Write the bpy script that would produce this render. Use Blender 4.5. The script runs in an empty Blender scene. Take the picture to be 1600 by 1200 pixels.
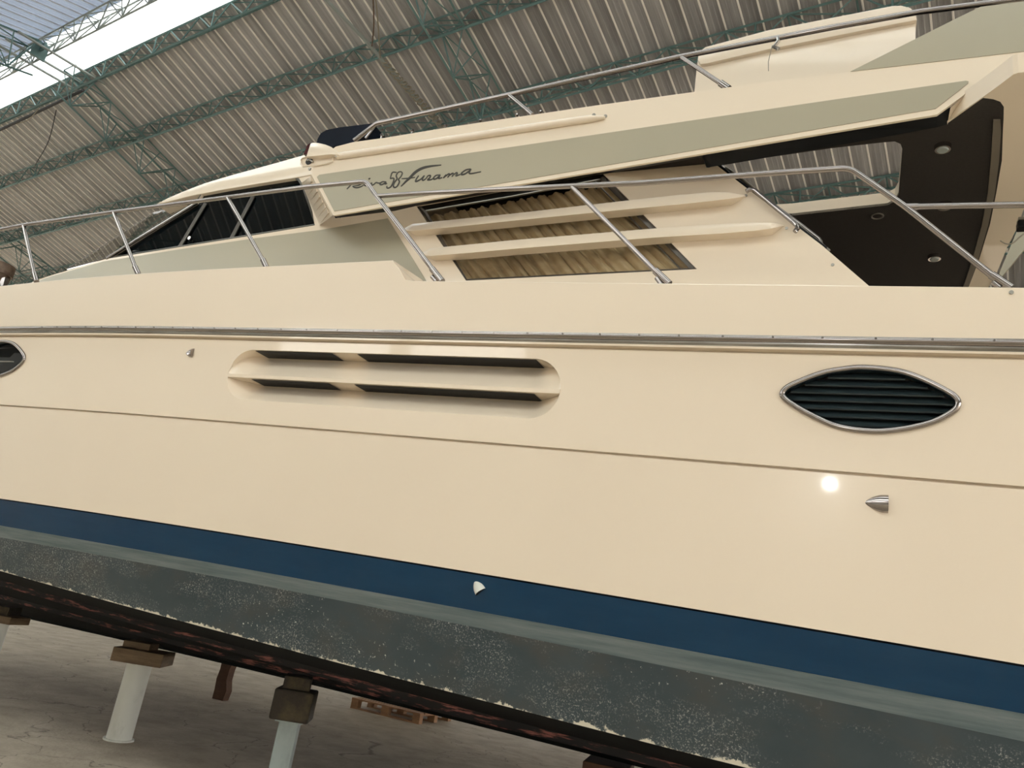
import bpy, math, random
import numpy as np
from mathutils import Vector, Matrix
from mathutils.geometry import tessellate_polygon

random.seed(7)
scn = bpy.context.scene
COL = scn.collection

# ------------------------------------------------------------------ camera
F = 1200.0
EYE = np.array([0.0, 0.0, 1.6])
_u = np.array([650.0, 3900.0, -1200.0]); _u /= np.linalg.norm(_u)
_b = np.array([-2650.0, 90.0, -1200.0]); _b -= _u * _b.dot(_u); _b /= np.linalg.norm(_b)
R = np.array([-_b, np.cross(_u, -_b), _u])          # world = R @ camera
cam = bpy.data.cameras.new('camera'); camo = bpy.data.objects.new('camera', cam); COL.objects.link(camo)
cam.sensor_width = 36; cam.lens = 36 * F / 1600; cam.clip_start = 0.05; cam.clip_end = 300
camo.matrix_world = Matrix([[*R[0], EYE[0]], [*R[1], EYE[1]], [*R[2], EYE[2]], [0, 0, 0, 1]])
scn.camera = camo

# ------------------------------------------------------------------ light
scn.view_settings.view_transform = 'Standard'
scn.view_settings.look = 'None'
scn.view_settings.exposure = 1.12
scn.view_settings.gamma = 1.0
scn.view_settings.use_curve_mapping = False
w = bpy.data.worlds.new('world'); scn.world = w; w.use_nodes = True
bg = w.node_tree.nodes['Background']
bg.inputs[0].default_value = (1.0, 0.98, 0.95, 1)
bg.inputs[1].default_value = 2.4

# ------------------------------------------------------------------ unprojecting helpers
def ray(px, py):
    return R @ np.array([(px - 800) / F, -(py - 600) / F, -1.0])
def atY(px, py, Y):
    d = ray(px, py); return EYE + d * (Y / d[1])
def atZ(px, py, Z):
    d = ray(px, py); return EYE + d * ((Z - EYE[2]) / d[2])
class Pl:                                            # plane Y = y0 + k (Z - z0)
    def __init__(s, y0, k=0.0, z0=0.0): s.y0, s.k, s.z0 = y0, k, z0
    def at(s, px, py, off=0.0):
        d = ray(px, py)
        t = (s.y0 + off + s.k * (EYE[2] - s.z0)) / (d[1] - s.k * d[2])
        return EYE + d * t
    def Y(s, z): return s.y0 + s.k * (z - s.z0)
CAB = Pl(4.62, 0.14, 3.9)       # cabin side
FLY = Pl(4.40, 0.10, 4.6)       # flybridge side
RAIL = Pl(4.10)                 # deck rails
HA = math.radians(9.2)          # the hangar is turned against the boat
HL = np.array([-math.cos(HA), math.sin(HA), 0]); HAW = np.array([math.sin(HA), math.cos(HA), 0])
def hg(l, a, z): return HL * l + HAW * a + np.array([0, 0, z])

# ------------------------------------------------------------------ materials
MATS = {}
def mat(name, col, rough=0.5, metal=0.0, spec=0.5, noise=None, bump=None, coat=0.0, jitter=0.0, trans=0.0):
    m = bpy.data.materials.new(name); m.use_nodes = True
    nt = m.node_tree; p = nt.nodes['Principled BSDF']
    p.inputs['Base Color'].default_value = (*col, 1); p.inputs['Roughness'].default_value = rough
    p.inputs['Metallic'].default_value = metal; p.inputs['Specular IOR Level'].default_value = spec
    p.inputs['Coat Weight'].default_value = coat; p.inputs['Coat Roughness'].default_value = 0.05
    tc = nt.nodes.new('ShaderNodeTexCoord')
    src = None
    if noise:                                        # (colour2, scale(x,y,z), detail, low, high)
        c2, sc, det, lo, hi = noise
        mp = nt.nodes.new('ShaderNodeMapping'); mp.inputs['Scale'].default_value = sc
        nt.links.new(tc.outputs['Object'], mp.inputs[0])
        n = nt.nodes.new('ShaderNodeTexNoise'); n.inputs['Scale'].default_value = 1; n.inputs['Detail'].default_value = det
        n.inputs['Roughness'].default_value = 0.65
        nt.links.new(mp.outputs[0], n.inputs['Vector'])
        r = nt.nodes.new('ShaderNodeMapRange'); r.inputs[1].default_value = lo; r.inputs[2].default_value = hi
        nt.links.new(n.outputs[0], r.inputs[0])
        mx = nt.nodes.new('ShaderNodeMix'); mx.data_type = 'RGBA'
        mx.inputs[6].default_value = (*col, 1); mx.inputs[7].default_value = (*c2, 1)
        nt.links.new(r.outputs[0], mx.inputs[0]); src = mx.outputs[2]
    if jitter:
        oi = nt.nodes.new('ShaderNodeObjectInfo')
        r = nt.nodes.new('ShaderNodeMapRange'); r.inputs[3].default_value = 1 - jitter; r.inputs[4].default_value = 1 + jitter
        nt.links.new(oi.outputs['Random'], r.inputs[0])
        v = nt.nodes.new('ShaderNodeVectorMath'); v.operation = 'SCALE'
        if src: nt.links.new(src, v.inputs[0])
        else: v.inputs[0].default_value = col
        nt.links.new(r.outputs[0], v.inputs['Scale']); src = v.outputs[0]
    if src: nt.links.new(src, p.inputs['Base Color'])
    if bump:
        sc, st = bump
        n = nt.nodes.new('ShaderNodeTexNoise'); n.inputs['Scale'].default_value = sc; n.inputs['Detail'].default_value = 6
        nt.links.new(tc.outputs['Object'], n.inputs['Vector'])
        b = nt.nodes.new('ShaderNodeBump'); b.inputs['Strength'].default_value = st; b.inputs['Distance'].default_value = 0.01
        nt.links.new(n.outputs[0], b.inputs['Height']); nt.links.new(b.outputs[0], p.inputs['Normal'])
    MATS[name] = m
    return m
CREAM = mat('cream_gelcoat', (0.805, 0.69, 0.54), 0.3, spec=0.2, coat=0.8, noise=((0.78, 0.665, 0.52), (0.6, 0.6, 0.6), 2, .3, .7))
GREYP = mat('sage_grey_paint', (0.395, 0.355, 0.255), 0.3, noise=((0.37, 0.34, 0.25), (.8, .8, .8), 2, .3, .7))
BLUE = mat('navy_boot_paint', (0.007, 0.036, 0.080), 0.14, spec=0.22, noise=((0.011, 0.044, 0.090), (1.5, 1.5, 8), 5, .35, .7))
CANVAS = mat('navy_acrylic', (0.004, 0.007, 0.015), 0.3, spec=0.12)
STEEL = mat('polished_steel', (0.36, 0.33, 0.315), 0.13, 1.0)
RUBST = mat('weathered_steel', (0.42, 0.41, 0.39), 0.22, 1.0, noise=((0.25, 0.24, 0.22), (2, 2, 30), 5, .4, .65))
ALU = mat('dull_aluminium', (0.30, 0.28, 0.24), 0.35, 0.8)
DKALU = mat('dark_anodised_frame', (0.085, 0.075, 0.062), 0.35, 0.6)
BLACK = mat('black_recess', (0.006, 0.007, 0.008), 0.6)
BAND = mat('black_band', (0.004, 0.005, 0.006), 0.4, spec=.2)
LINER = mat('dark_brown_headliner', (0.026, 0.022, 0.019), 0.75, spec=.3, noise=((0.036, 0.031, 0.027), (60, 60, 60), 3, .3, .7), bump=(300, .3))
TRIM = mat('brown_grey_trim', (0.16, 0.135, 0.10), 0.5)
DGLASS = mat('dark_tinted_glass', (0.003, 0.005, 0.006), 0.02, spec=0.22)
GRILLE = mat('dark_grille', (0.022, 0.034, 0.038), 0.35)
REDL = mat('red_lens', (0.05, 0.008, 0.012), 0.1)
INK = mat('lettering_grey', (0.055, 0.052, 0.045), 0.5, spec=.2)
CURT = mat('beige_curtain', (0.78, 0.66, 0.47), 0.9, noise=((0.52, 0.42, 0.28), (1.4, 1.4, 5), 3, .45, .7))
BOTTOM = mat('black_bottom_paint', (0.005, 0.006, 0.006), 0.8, spec=0.2, noise=((0.015, 0.017, 0.017), (2, 6, 6), 6, .5, .8))
STRAKE = mat('red_worn_strake', (0.008, 0.007, 0.007), 0.85, noise=((0.24, 0.085, 0.07), (4, 42, 42), 12, .535, .61))
CONC = None
WOOD = mat('raw_timber', (0.22, 0.15, 0.085), 0.8, noise=((0.10, 0.065, 0.035), (3, 3, 20), 6, .35, .7), bump=(60, .4))
DWOOD = mat('tarred_timber', (0.035, 0.027, 0.018), 0.85, noise=((0.10, 0.075, 0.035), (5, 5, 5), 6, .5, .75), bump=(60, .5))
RWOOD = mat('reddish_timber', (0.12, 0.058, 0.030), 0.8, noise=((0.07, 0.03, 0.015), (4, 4, 14), 6, .35, .7), bump=(60, .4))
POSTW = mat('white_painted_steel', (0.62, 0.62, 0.55), 0.4, noise=((0.42, 0.42, 0.36), (5, 5, 3), 6, .55, .8))
POSTG = mat('grey_green_steel', (0.33, 0.38, 0.36), 0.4, noise=((0.24, 0.28, 0.26), (6, 6, 3), 5, .4, .7))
TRUSS = mat('teal_painted_steel', (0.11, 0.20, 0.195), 0.5)
PALET = mat('pale_grey_steel', (0.30, 0.33, 0.31), 0.5)
ROPE = mat('pale_rope', (0.30, 0.27, 0.21), 0.8)
RUST = mat('rusty_bronze', (0.17, 0.115, 0.075), 0.6, noise=((0.06, 0.03, 0.02), (14, 14, 14), 5, .4, .7))
SHEET = mat('roof_sheet_brown', (0.44, 0.435, 0.435), 0.55, jitter=0.10, noise=((0.24, 0.235, 0.235), (7, .35, .35), 4, .35, .7))
BEAD = mat('roof_bead_lit', (0.95, 0.92, 0.87), 0.45)  # light caught by the rib flanks is put into the bead colour
SHEETN = mat('roof_sheet_blue_grey', (0.30, 0.33, 0.40), 0.5, jitter=0.10)
BEADN = mat('roof_bead_blue_lit', (0.6, 0.64, 0.72), 0.5)  # near-slope beads, lit-flank tone put into the colour too
WALLM = mat('far_wall_cladding', (0.17, 0.14, 0.11), 0.8, noise=((0.10, 0.085, 0.07), (1, 1, .3), 5, .35, .7))
BOUNCEW = mat('pale_bounce_wall', (0.80, 0.77, 0.73), 0.9, noise=((0.70, 0.67, 0.63), (.5, .5, .5), 5, .35, .7))
RENDERED = mat('outdoor_concrete', (0.40, 0.38, 0.34), 0.9)

def clear_glass(name, tint, rough=0.02, lo=0.06):
    m = bpy.data.materials.new(name); m.use_nodes = True; nt = m.node_tree; nt.nodes.clear()
    o = nt.nodes.new('ShaderNodeOutputMaterial'); t = nt.nodes.new('ShaderNodeBsdfTransparent'); t.inputs[0].default_value = (*tint, 1)
    g = nt.nodes.new('ShaderNodeBsdfGlossy'); g.inputs['Roughness'].default_value = rough
    lw = nt.nodes.new('ShaderNodeLayerWeight'); lw.inputs[0].default_value = 0.5
    pw = nt.nodes.new('ShaderNodeMath'); pw.operation = 'POWER'; pw.inputs[1].default_value = 4.0
    nt.links.new(lw.outputs['Facing'], pw.inputs[0])
    f = nt.nodes.new('ShaderNodeMath'); f.operation = 'MULTIPLY_ADD'; f.inputs[1].default_value = 0.9; f.inputs[2].default_value = lo
    nt.links.new(pw.outputs[0], f.inputs[0])
    mx = nt.nodes.new('ShaderNodeMixShader')
    nt.links.new(f.outputs[0], mx.inputs[0]); nt.links.new(t.outputs[0], mx.inputs[1]); nt.links.new(g.outputs[0], mx.inputs[2])
    nt.links.new(mx.outputs[0], o.inputs[0])
    return m
GLASS = clear_glass('window_glass', (0.86, 0.84, 0.80), lo=.02)
SHIELD = clear_glass('windshield_glass', (0.55, 0.55, 0.52))
def translucent(name, col, tmix):
    m = bpy.data.materials.new(name); m.use_nodes = True; nt = m.node_tree; nt.nodes.clear()
    o = nt.nodes.new('ShaderNodeOutputMaterial'); d = nt.nodes.new('ShaderNodeBsdfDiffuse'); d.inputs[0].default_value = (*col, 1)
    t = nt.nodes.new('ShaderNodeBsdfTranslucent'); t.inputs[0].default_value = (*col, 1)
    mx = nt.nodes.new('ShaderNodeMixShader'); mx.inputs[0].default_value = tmix
    nt.links.new(d.outputs[0], mx.inputs[1]); nt.links.new(t.outputs[0], mx.inputs[2]); nt.links.new(mx.outputs[0], o.inputs[0])
    return m
SKYL = translucent('clear_skylight_sheet', (0.92, 0.95, 0.95), 0.85)
SHEETN = translucent('ridge_sheet_sky_tint', (0.38, 0.45, 0.58), 0.13)  # blue skylight on the near slope put into sheet colour and translucency

def antifoul():
    m = bpy.data.materials.new('worn_antifouling'); m.use_nodes = True; nt = m.node_tree; p = nt.nodes['Principled BSDF']
    p.inputs['Roughness'].default_value = 0.6
    L = nt.links.new
    tc = nt.nodes.new('ShaderNodeTexCoord'); uv = nt.nodes.new('ShaderNodeUVMap')
    sep = nt.nodes.new('ShaderNodeSeparateXYZ'); L(uv.outputs[0], sep.inputs[0])
    def noise(scale, detail=4, vec=None, rough=.6):
        mp = nt.nodes.new('ShaderNodeMapping'); mp.inputs['Scale'].default_value = scale
        L(vec or tc.outputs['Object'], mp.inputs[0])
        n = nt.nodes.new('ShaderNodeTexNoise'); n.inputs['Scale'].default_value = 1; n.inputs['Detail'].default_value = detail; n.inputs['Roughness'].default_value = rough
        L(mp.outputs[0], n.inputs['Vector']); return n.outputs[0]
    def rng(v, a, b, c=0, d=1):
        r = nt.nodes.new('ShaderNodeMapRange'); r.inputs[1].default_value = a; r.inputs[2].default_value = b; r.inputs[3].default_value = c; r.inputs[4].default_value = d
        L(v, r.inputs[0]); return r.outputs[0]
    def op(o, a, b):
        n = nt.nodes.new('ShaderNodeMath'); n.operation = o; n.use_clamp = o != 'ADD'
        for i, q in enumerate((a, b)):
            if isinstance(q, (int, float)): n.inputs[i].default_value = q
            else: L(q, n.inputs[i])
        return n.outputs[0]
    def mix(f, a, b):
        n = nt.nodes.new('ShaderNodeMix'); n.data_type = 'RGBA'
        L(f, n.inputs[0])
        for i, q in ((6, a), (7, b)):
            if isinstance(q, tuple): n.inputs[i].default_value = (*q, 1)
            else: L(q, n.inputs[i])
        return n.outputs[2]
    base = mix(rng(noise((1.2, 1.2, 1.6), 6), .35, .68), (0.024, 0.040, 0.046), (0.050, 0.064, 0.067))
    base = mix(rng(noise((2.4, 2.4, 3.5), 6), .48, .66, 0, .55), base, (0.058, 0.054, 0.045))
    patch = rng(noise((1.3, 1.3, 2.6), 7, rough=.7), .475, .61)
    dots = rng(noise((100, 100, 100), 4, rough=.75), .54, .66)
    base = mix(op('MULTIPLY', dots, patch), base, (0.43, 0.425, 0.39))
    dots2 = rng(noise((48, 48, 48), 3, rough=.6), .65, .71)
    base = mix(op('MULTIPLY', dots2, rng(noise((.9, .9, 2.5), 3), .45, .62)), base, (0.62, 0.62, 0.55))
    streak = rng(noise((38, 38, 1.2), 3), .70, .78, 0, .55)
    base = mix(op('MULTIPLY', streak, rng(noise((1.1, 1.1, 1.1), 2), .45, .6)), base, (0.30, 0.31, 0.29))
    # pale chipped lip along the chine (v -> 1)
    e = op('ADD', sep.outputs[1], rng(noise((9, 9, 9), 6, rough=.75), .3, .7, -.075, .09))
    base = mix(rng(e, .985, 1.005), base, (0.62, 0.57, 0.45))
    L(base, p.inputs['Base Color'])
    return m
ANTI = antifoul()
PALE = mat('scrubbed_waterline', (0.080, 0.112, 0.114), 0.55, noise=((0.175, 0.20, 0.195), (1.2, 1.2, 22), 6, .38, .68), bump=(40, .2))

def concrete():
    m = mat('worn_concrete', (0.33, 0.275, 0.20), 0.85, noise=((0.50, 0.43, 0.335), (2.6, 2.6, 2.6), 13, .33, .68), bump=(28, .8))
    nt = m.node_tree; p = nt.nodes['Principled BSDF']; src = p.inputs['Base Color'].links[0].from_socket
    tc = [n for n in nt.nodes if n.type == 'TEX_COORD'][0]
    nz = nt.nodes.new('ShaderNodeTexNoise'); nz.inputs['Scale'].default_value = 1.3; nz.inputs['Detail'].default_value = 6
    nt.links.new(tc.outputs['Object'], nz.inputs['Vector'])
    ad = nt.nodes.new('ShaderNodeVectorMath'); ad.operation = 'MULTIPLY_ADD'; ad.inputs[1].default_value = (1.2, 1.2, 0)
    nt.links.new(nz.outputs['Color'], ad.inputs[0]); nt.links.new(tc.outputs['Object'], ad.inputs[2])
    v = nt.nodes.new('ShaderNodeTexVoronoi'); v.feature = 'DISTANCE_TO_EDGE'; v.inputs['Scale'].default_value = 0.75
    nt.links.new(ad.outputs[0], v.inputs['Vector'])
    r = nt.nodes.new('ShaderNodeMapRange'); r.inputs[1].default_value = 0.001; r.inputs[2].default_value = 0.006; r.inputs[3].default_value = .55; r.inputs[4].default_value = 0
    nt.links.new(v.outputs[0], r.inputs[0])
    mx = nt.nodes.new('ShaderNodeMix'); mx.data_type = 'RGBA'; mx.inputs[7].default_value = (0.045, 0.037, 0.028, 1)
    nt.links.new(r.outputs[0], mx.inputs[0]); nt.links.new(src, mx.inputs[6]); nt.links.new(mx.outputs[2], p.inputs['Base Color'])
    return m
CONC = concrete()

# ------------------------------------------------------------------ mesh helpers
class MB:
    def __init__(s): s.v, s.f, s.mi, s.uv = [], [], [], None
    def add(s, vs, fs, mi=0):
        b = len(s.v); s.v += [tuple(map(float, q)) for q in vs]
        for f in fs: s.f.append(tuple(b + i for i in f)); s.mi.append(mi)
    def grid(s, rows, mi=0, closed=False):           # rows of points, all the same length
        n = len(rows[0]); fs = []
        for i in range(len(rows) - 1):
            for j in range(n if closed else n - 1):
                k = (j + 1) % n
                fs.append((i * n + j, i * n + k, (i + 1) * n + k, (i + 1) * n + j))
        s.add([q for r in rows for q in r], fs, mi)
    def box(s, c, d, rz=0.0, mi=0, ax=None):
        c = np.array(c, float); d = np.array(d, float) / 2
        if ax is None:
            ax = (np.array([math.cos(rz), math.sin(rz), 0]), np.array([-math.sin(rz), math.cos(rz), 0]), np.array([0, 0, 1.0]))
        vs = [c + ax[0] * d[0] * i + ax[1] * d[1] * j + ax[2] * d[2] * k for k in (-1, 1) for j in (-1, 1) for i in (-1, 1)]
        s.add(vs, [(0, 2, 3, 1), (4, 5, 7, 6), (0, 1, 5, 4), (2, 6, 7, 3), (0, 4, 6, 2), (1, 3, 7, 5)], mi)
    def tube(s, pts, r, n=10, closed=False, mi=0, flat=None, cap=True):
        P = [np.array(p, float) for p in pts]; m = len(P); rows = []; up = None
        for i in range(m):
            a = P[(i - 1) % m] if (closed or i) else P[i]; b = P[(i + 1) % m] if (closed or i < m - 1) else P[i]
            t = b - a; t = t / (np.linalg.norm(t) + 1e-12)
            if flat is not None: u = np.array(flat, float)
            elif up is None: u = np.array([0, 0, 1.0]) if abs(t[2]) < .9 else np.array([0, 1.0, 0])
            else: u = up
            u = u - t * u.dot(t); u /= np.linalg.norm(u) + 1e-12; up = u; w_ = np.cross(t, u)
            rr = r[i] if hasattr(r, '__len__') and not isinstance(r, tuple) else r
            ra, rb = rr if isinstance(rr, tuple) else (rr, rr)
            rows.append([P[i] + u * math.cos(2 * math.pi * k / n) * ra + w_ * math.sin(2 * math.pi * k / n) * rb for k in range(n)])
        if closed: rows.append(rows[0])
        base = len(s.v); s.grid(rows, mi, closed=True)
        if cap and not closed:
            s.f.append(tuple(base + k for k in range(n))[::-1]); s.mi.append(mi)
            s.f.append(tuple(base + (m - 1) * n + k for k in range(n))); s.mi.append(mi)
    def bar(s, a, b, r, mi=0): s.tube([a, b], r, 4, mi=mi, cap=False)
    def cyl(s, a, b, r0, r1=None, n=16, mi=0):
        s.tube([a, b], [r0, r0 if r1 is None else r1], n, mi=mi)
    def prism(s, pts, off, holes=(), mi=0, back=True):   # planar outline pushed by off
        loops = [[np.array(p, float) for p in pts]] + [[np.array(p, float) for p in h] for h in holes]
        off = np.array(off, float); allp = [p for l in loops for p in l]
        tri = tessellate_polygon([[Vector(p) for p in l] for l in loops]); n = len(allp)
        b = len(s.v)
        s.add(allp, [tuple(t) for t in tri], mi)
        s.add([p + off for p in allp], [tuple(t[::-1]) for t in tri] if back else [], mi)
        i0 = 0
        for l in loops:
            m = len(l)
            for j in range(m):
                k = (j + 1) % m
                s.f.append((b + i0 + j, b + i0 + k, b + n + i0 + k, b + n + i0 + j)); s.mi.append(mi)
            i0 += m
    def build(s, name, mats, parent=None, smooth=30, bevel=0.0, label=None, kind=None, fixn=True, origin=None):
        me = bpy.data.meshes.new(name)
        o3 = np.array(origin if origin is not None else (0, 0, 0), float)
        me.from_pydata([tuple(np.array(v) - o3) for v in s.v], [], s.f)
        for m in (mats if isinstance(mats, (list, tuple)) else [mats]): me.materials.append(m)
        for p, i in zip(me.polygons, s.mi): p.material_index = i
        if s.uv is not None:
            l = me.uv_layers.new(name='UVMap')
            for lp in me.loops: l.data[lp.index].uv = s.uv[lp.vertex_index]
        if fixn:
            import bmesh
            bm = bmesh.new(); bm.from_mesh(me); bmesh.ops.recalc_face_normals(bm, faces=bm.faces)
            if bevel:
                es = [e for e in bm.edges if len(e.link_faces) == 2 and e.calc_face_angle(0) > .6]
                bmesh.ops.bevel(bm, geom=es, offset=bevel, segments=2, profile=.5, affect='EDGES', clamp_overlap=True)
            bm.to_mesh(me); bm.free()
        if smooth:
            for p in me.polygons: p.use_smooth = True
            me.set_sharp_from_angle(angle=math.radians(smooth))
        o = bpy.data.objects.new(name, me); COL.objects.link(o)
        o.location = tuple(o3)
        if parent is not None:
            o.parent = parent
            pw = parent.matrix_basis if parent.parent is None else parent.parent.matrix_basis @ parent.matrix_basis
            o.location = pw.inverted() @ Vector(o3)
        if label: o['label'] = label
        if kind: o['kind'] = kind
        return o
def tag(o, label, cat, group=None, kind=None):
    o['label'] = label; o['category'] = cat
    if group: o['group'] = group
    if kind: o['kind'] = kind
    return o
def empty(name, loc, label=None, cat=None, parent=None, group=None, kind=None):
    e = bpy.data.objects.new(name, None); COL.objects.link(e); e.location = tuple(map(float, loc)); e.empty_display_size = .2
    if parent: e.parent = parent
    if label: e['label'] = label
    if cat: e['category'] = cat
    if group: e['group'] = group
    if kind: e['kind'] = kind
    return e
def smoothpath(P, k=5, closed=False):
    P = [np.array(p, float) for p in P]; n = len(P); out = []
    for i in range(n if closed else n - 1):
        p1, p2 = P[i], P[(i + 1) % n]
        p0 = P[(i - 1) % n] if (closed or i > 0) else 2 * p1 - p2
        p3 = P[(i + 2) % n] if (closed or i < n - 2) else 2 * p2 - p1
        for j in range(k):
            t = j / k
            out.append(.5 * (2 * p1 + (p2 - p0) * t + (2 * p0 - 5 * p1 + 4 * p2 - p3) * t * t + (3 * p1 - p0 - 3 * p2 + p3) * t ** 3))
    if not closed: out.append(P[-1])
    return out
def P(plane, pts, off=0.0): return [plane.at(x, y, off) for x, y in pts]
def rounded(pts, r, k=4):                            # round the corners of an open 3-D path
    pts = [np.array(p, float) for p in pts]; out = [pts[0]]
    for a, b, c in zip(pts, pts[1:], pts[2:]):
        u = (a - b) / np.linalg.norm(a - b); v_ = (c - b) / np.linalg.norm(c - b)
        for i in range(k + 1):
            t = i / k; out.append((1 - t) ** 2 * (b + u * r) + 2 * t * (1 - t) * b + t * t * (b + v_ * r))
    return out + [pts[-1]]

# ================================================================== SETTING: hangar
H, RA, SL = 11.0, 5.0, math.tan(math.radians(16.5))
EAVE_F, EAVE_N = 14.7, -4.7
L0, L1 = -13.0, 34.0
def roofz(a): return H - SL * abs(a - RA)
fl = MB(); fl.grid([[(x, y, 0) for x in np.linspace(-60, 60, 25)] for y in np.linspace(-60, 60, 25)])
floor = tag(fl.build('floor', CONC, smooth=0), 'grey brown concrete hangar floor with fine cracks', 'floor', kind='structure')

ceiling = empty('ceiling', (0, 0, 0), 'pitched hangar roof of ribbed brown sheets on teal lattice steelwork', 'roof', kind='structure')
# ribbed sheets: profile over one metre, four ribs of 25 cm
PITCH = 0.25
prof = []
for i in range(4):
    b = i * PITCH
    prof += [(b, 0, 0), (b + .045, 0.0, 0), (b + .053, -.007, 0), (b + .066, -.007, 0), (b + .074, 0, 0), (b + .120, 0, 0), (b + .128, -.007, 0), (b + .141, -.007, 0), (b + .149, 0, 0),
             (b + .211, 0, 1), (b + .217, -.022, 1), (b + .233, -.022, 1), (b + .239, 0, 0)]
prof.append((1.0, 0, 0))
def sheet_mesh(a0, a1, mats, name):
    mb = MB()
    nrm = np.array([0, SL if a1 > RA else -SL, 1.0]); nrm /= np.linalg.norm(nrm)
    r0 = [(-l, a0 - 0, roofz(a0) + h) for l, h, _ in prof]; r1 = [(-l, a1, roofz(a1) + h) for l, h, _ in prof]
    b = [r0, r1]; n = len(prof)
    mb.v = [tuple(map(float, q)) for q in r0 + r1]
    for j in range(n - 1):
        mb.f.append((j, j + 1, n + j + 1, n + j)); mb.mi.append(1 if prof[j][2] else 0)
    me = bpy.data.meshes.new(name); me.from_pydata(mb.v, [], mb.f)
    for m in mats: me.materials.append(m)
    for p, i in zip(me.polygons, mb.mi): p.material_index = i
    return me
SKY_A0, SKY_A1 = 5.0, 5.66
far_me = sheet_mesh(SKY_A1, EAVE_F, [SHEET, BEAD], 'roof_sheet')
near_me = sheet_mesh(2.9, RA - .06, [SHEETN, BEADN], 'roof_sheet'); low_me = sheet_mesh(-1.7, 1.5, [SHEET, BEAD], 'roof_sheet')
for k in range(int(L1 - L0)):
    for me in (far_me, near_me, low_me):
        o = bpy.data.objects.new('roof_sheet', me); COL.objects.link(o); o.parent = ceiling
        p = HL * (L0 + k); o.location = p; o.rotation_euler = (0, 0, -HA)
# ridge skylight and added near-slope fill strips: clear sheets 2 m long
for k in range(int((L1 - L0) // 2)):
    mb = MB(); l = L0 + 2 * k
    for a0, a1 in ((EAVE_N, -1.6), (1.4, 3.0)):  # unseen strips, added to light the hull from above
        q = [hg(l, a0, roofz(a0) + .05), hg(l + 1.98, a0, roofz(a0) + .05), hg(l + 1.98, a1, roofz(a1) + .05), hg(l, a1, roofz(a1) + .05)]
        mb.prism(q, (0, 0, .006)); mb.build('skylight_and_fill_panel', SKYL, ceiling, smooth=0); mb = MB()
    q = [hg(l, SKY_A0 - .2, roofz(SKY_A0) + .05), hg(l + 1.98, SKY_A0 - .2, roofz(SKY_A0) + .05), hg(l + 1.98, SKY_A1 + .1, roofz(SKY_A1) + .05), hg(l, SKY_A1 + .1, roofz(SKY_A1) + .05)]
    mb.prism(q, (0, 0, .006)); mb.build('skylight_and_fill_panel', SKYL, ceiling, smooth=0)

def lattice(a, b, wdir, ddir, wid, dep, step, r, name, parent, m=TRUSS):
    """triangular lattice girder from a to b: two upper chords wid apart, one lower chord dep below"""
    a, b = np.array(a), np.array(b); n = max(2, int(round(np.linalg.norm(b - a) / step))); e = empty(name, a, parent=parent)
    t1 = lambda s: a + (b - a) * s + wdir * wid / 2
    t2 = lambda s: a + (b - a) * s - wdir * wid / 2
    lo = lambda s: a + (b - a) * s + ddir * dep
    for f in (t1, t2, lo):
        mb = MB(); mb.bar(f(0), f(1), r); mb.build('chord', m, e, smooth=0, origin=a, fixn=False)
    mb = MB()
    for i in range(n):
        s0, s1, sm = i / n, (i + 1) / n, (i + .5) / n
        for p, q in ((t1(s0), lo(sm)), (lo(sm), t1(s1)), (t2(s0), lo(sm)), (lo(sm), t2(s1)), (t1(s0), t2(s1)), (t1(s0), t2(s0)), (t1(sm), lo(sm)) if i % 2 else (t2(sm), lo(sm))):
            mb.bar(p, q, r * .66)
    mb.build('lacing', m, e, smooth=0, origin=a, fixn=False, kind='stuff')
    return e
DOWN = np.array([0, 0, -1.0])
def nfar(a):
    s = 1 if a > RA else -1
    v = -np.array([0, 0, 1.0]) - s * HAW * SL; return v / np.linalg.norm(v)
for a in (5.78, 7.14, 8.60, 10.06, 11.52, 12.98, 14.3):
    p = lambda l: hg(l, a, roofz(a) - .05)
    sd = HAW - np.array([0, 0, SL]); sd /= np.linalg.norm(sd)
    lattice(p(L0), p(L1), sd, nfar(a), .26, .34, .86, .022, 'purlin_truss', ceiling)
for a in (4.93, 3.3, 1.7, .1, -1.5, -3.1):
    p = lambda l: hg(l, a, roofz(a) - .05)
    sd = HAW + np.array([0, 0, SL]); sd /= np.linalg.norm(sd)
    lattice(p(L0), p(L1), sd, DOWN if a > 4 else nfar(a), .26, .42 if a > 4 else .34, .8, .020, 'purlin_truss', ceiling, PALET if a > 4 else TRUSS)
BAYS = (-9.8, -1.4, 7.05, 15.45, 23.85, 32.2)
for l in BAYS:
    lattice(hg(l, RA + .35, roofz(RA + .35) - .34), hg(l, EAVE_F - .1, roofz(EAVE_F - .1) - .34), HL, nfar(10), .42, .62, .85, .020, 'rafter_truss', ceiling)
    lattice(hg(l, RA - .35, roofz(RA - .35) - .34), hg(l, EAVE_N + .1, roofz(EAVE_N + .1) - .34), HL, nfar(0), .42, .62, .85, .020, 'rafter_truss', ceiling)
    mb = MB()                                        # ridge plate and the pair of tie rods below the skylight
    mb.box(hg(l - .1, RA - .25, H - .55), (.05, .26, .34), HA * -1); mb.box(hg(l - .1, RA - .25, H - .5), (.34, .04, .16), -HA)
    mb.build('ridge_plate', TRUSS, ceiling, smooth=0)
    for dl in (-.35, .12, .5):
        mb = MB(); mb.tube([hg(l + dl, RA - .75, H - .62), hg(l + dl + .1, RA + .95, H - .45)], .028, 6); mb.build('tie_rod', PALET, ceiling)
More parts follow.
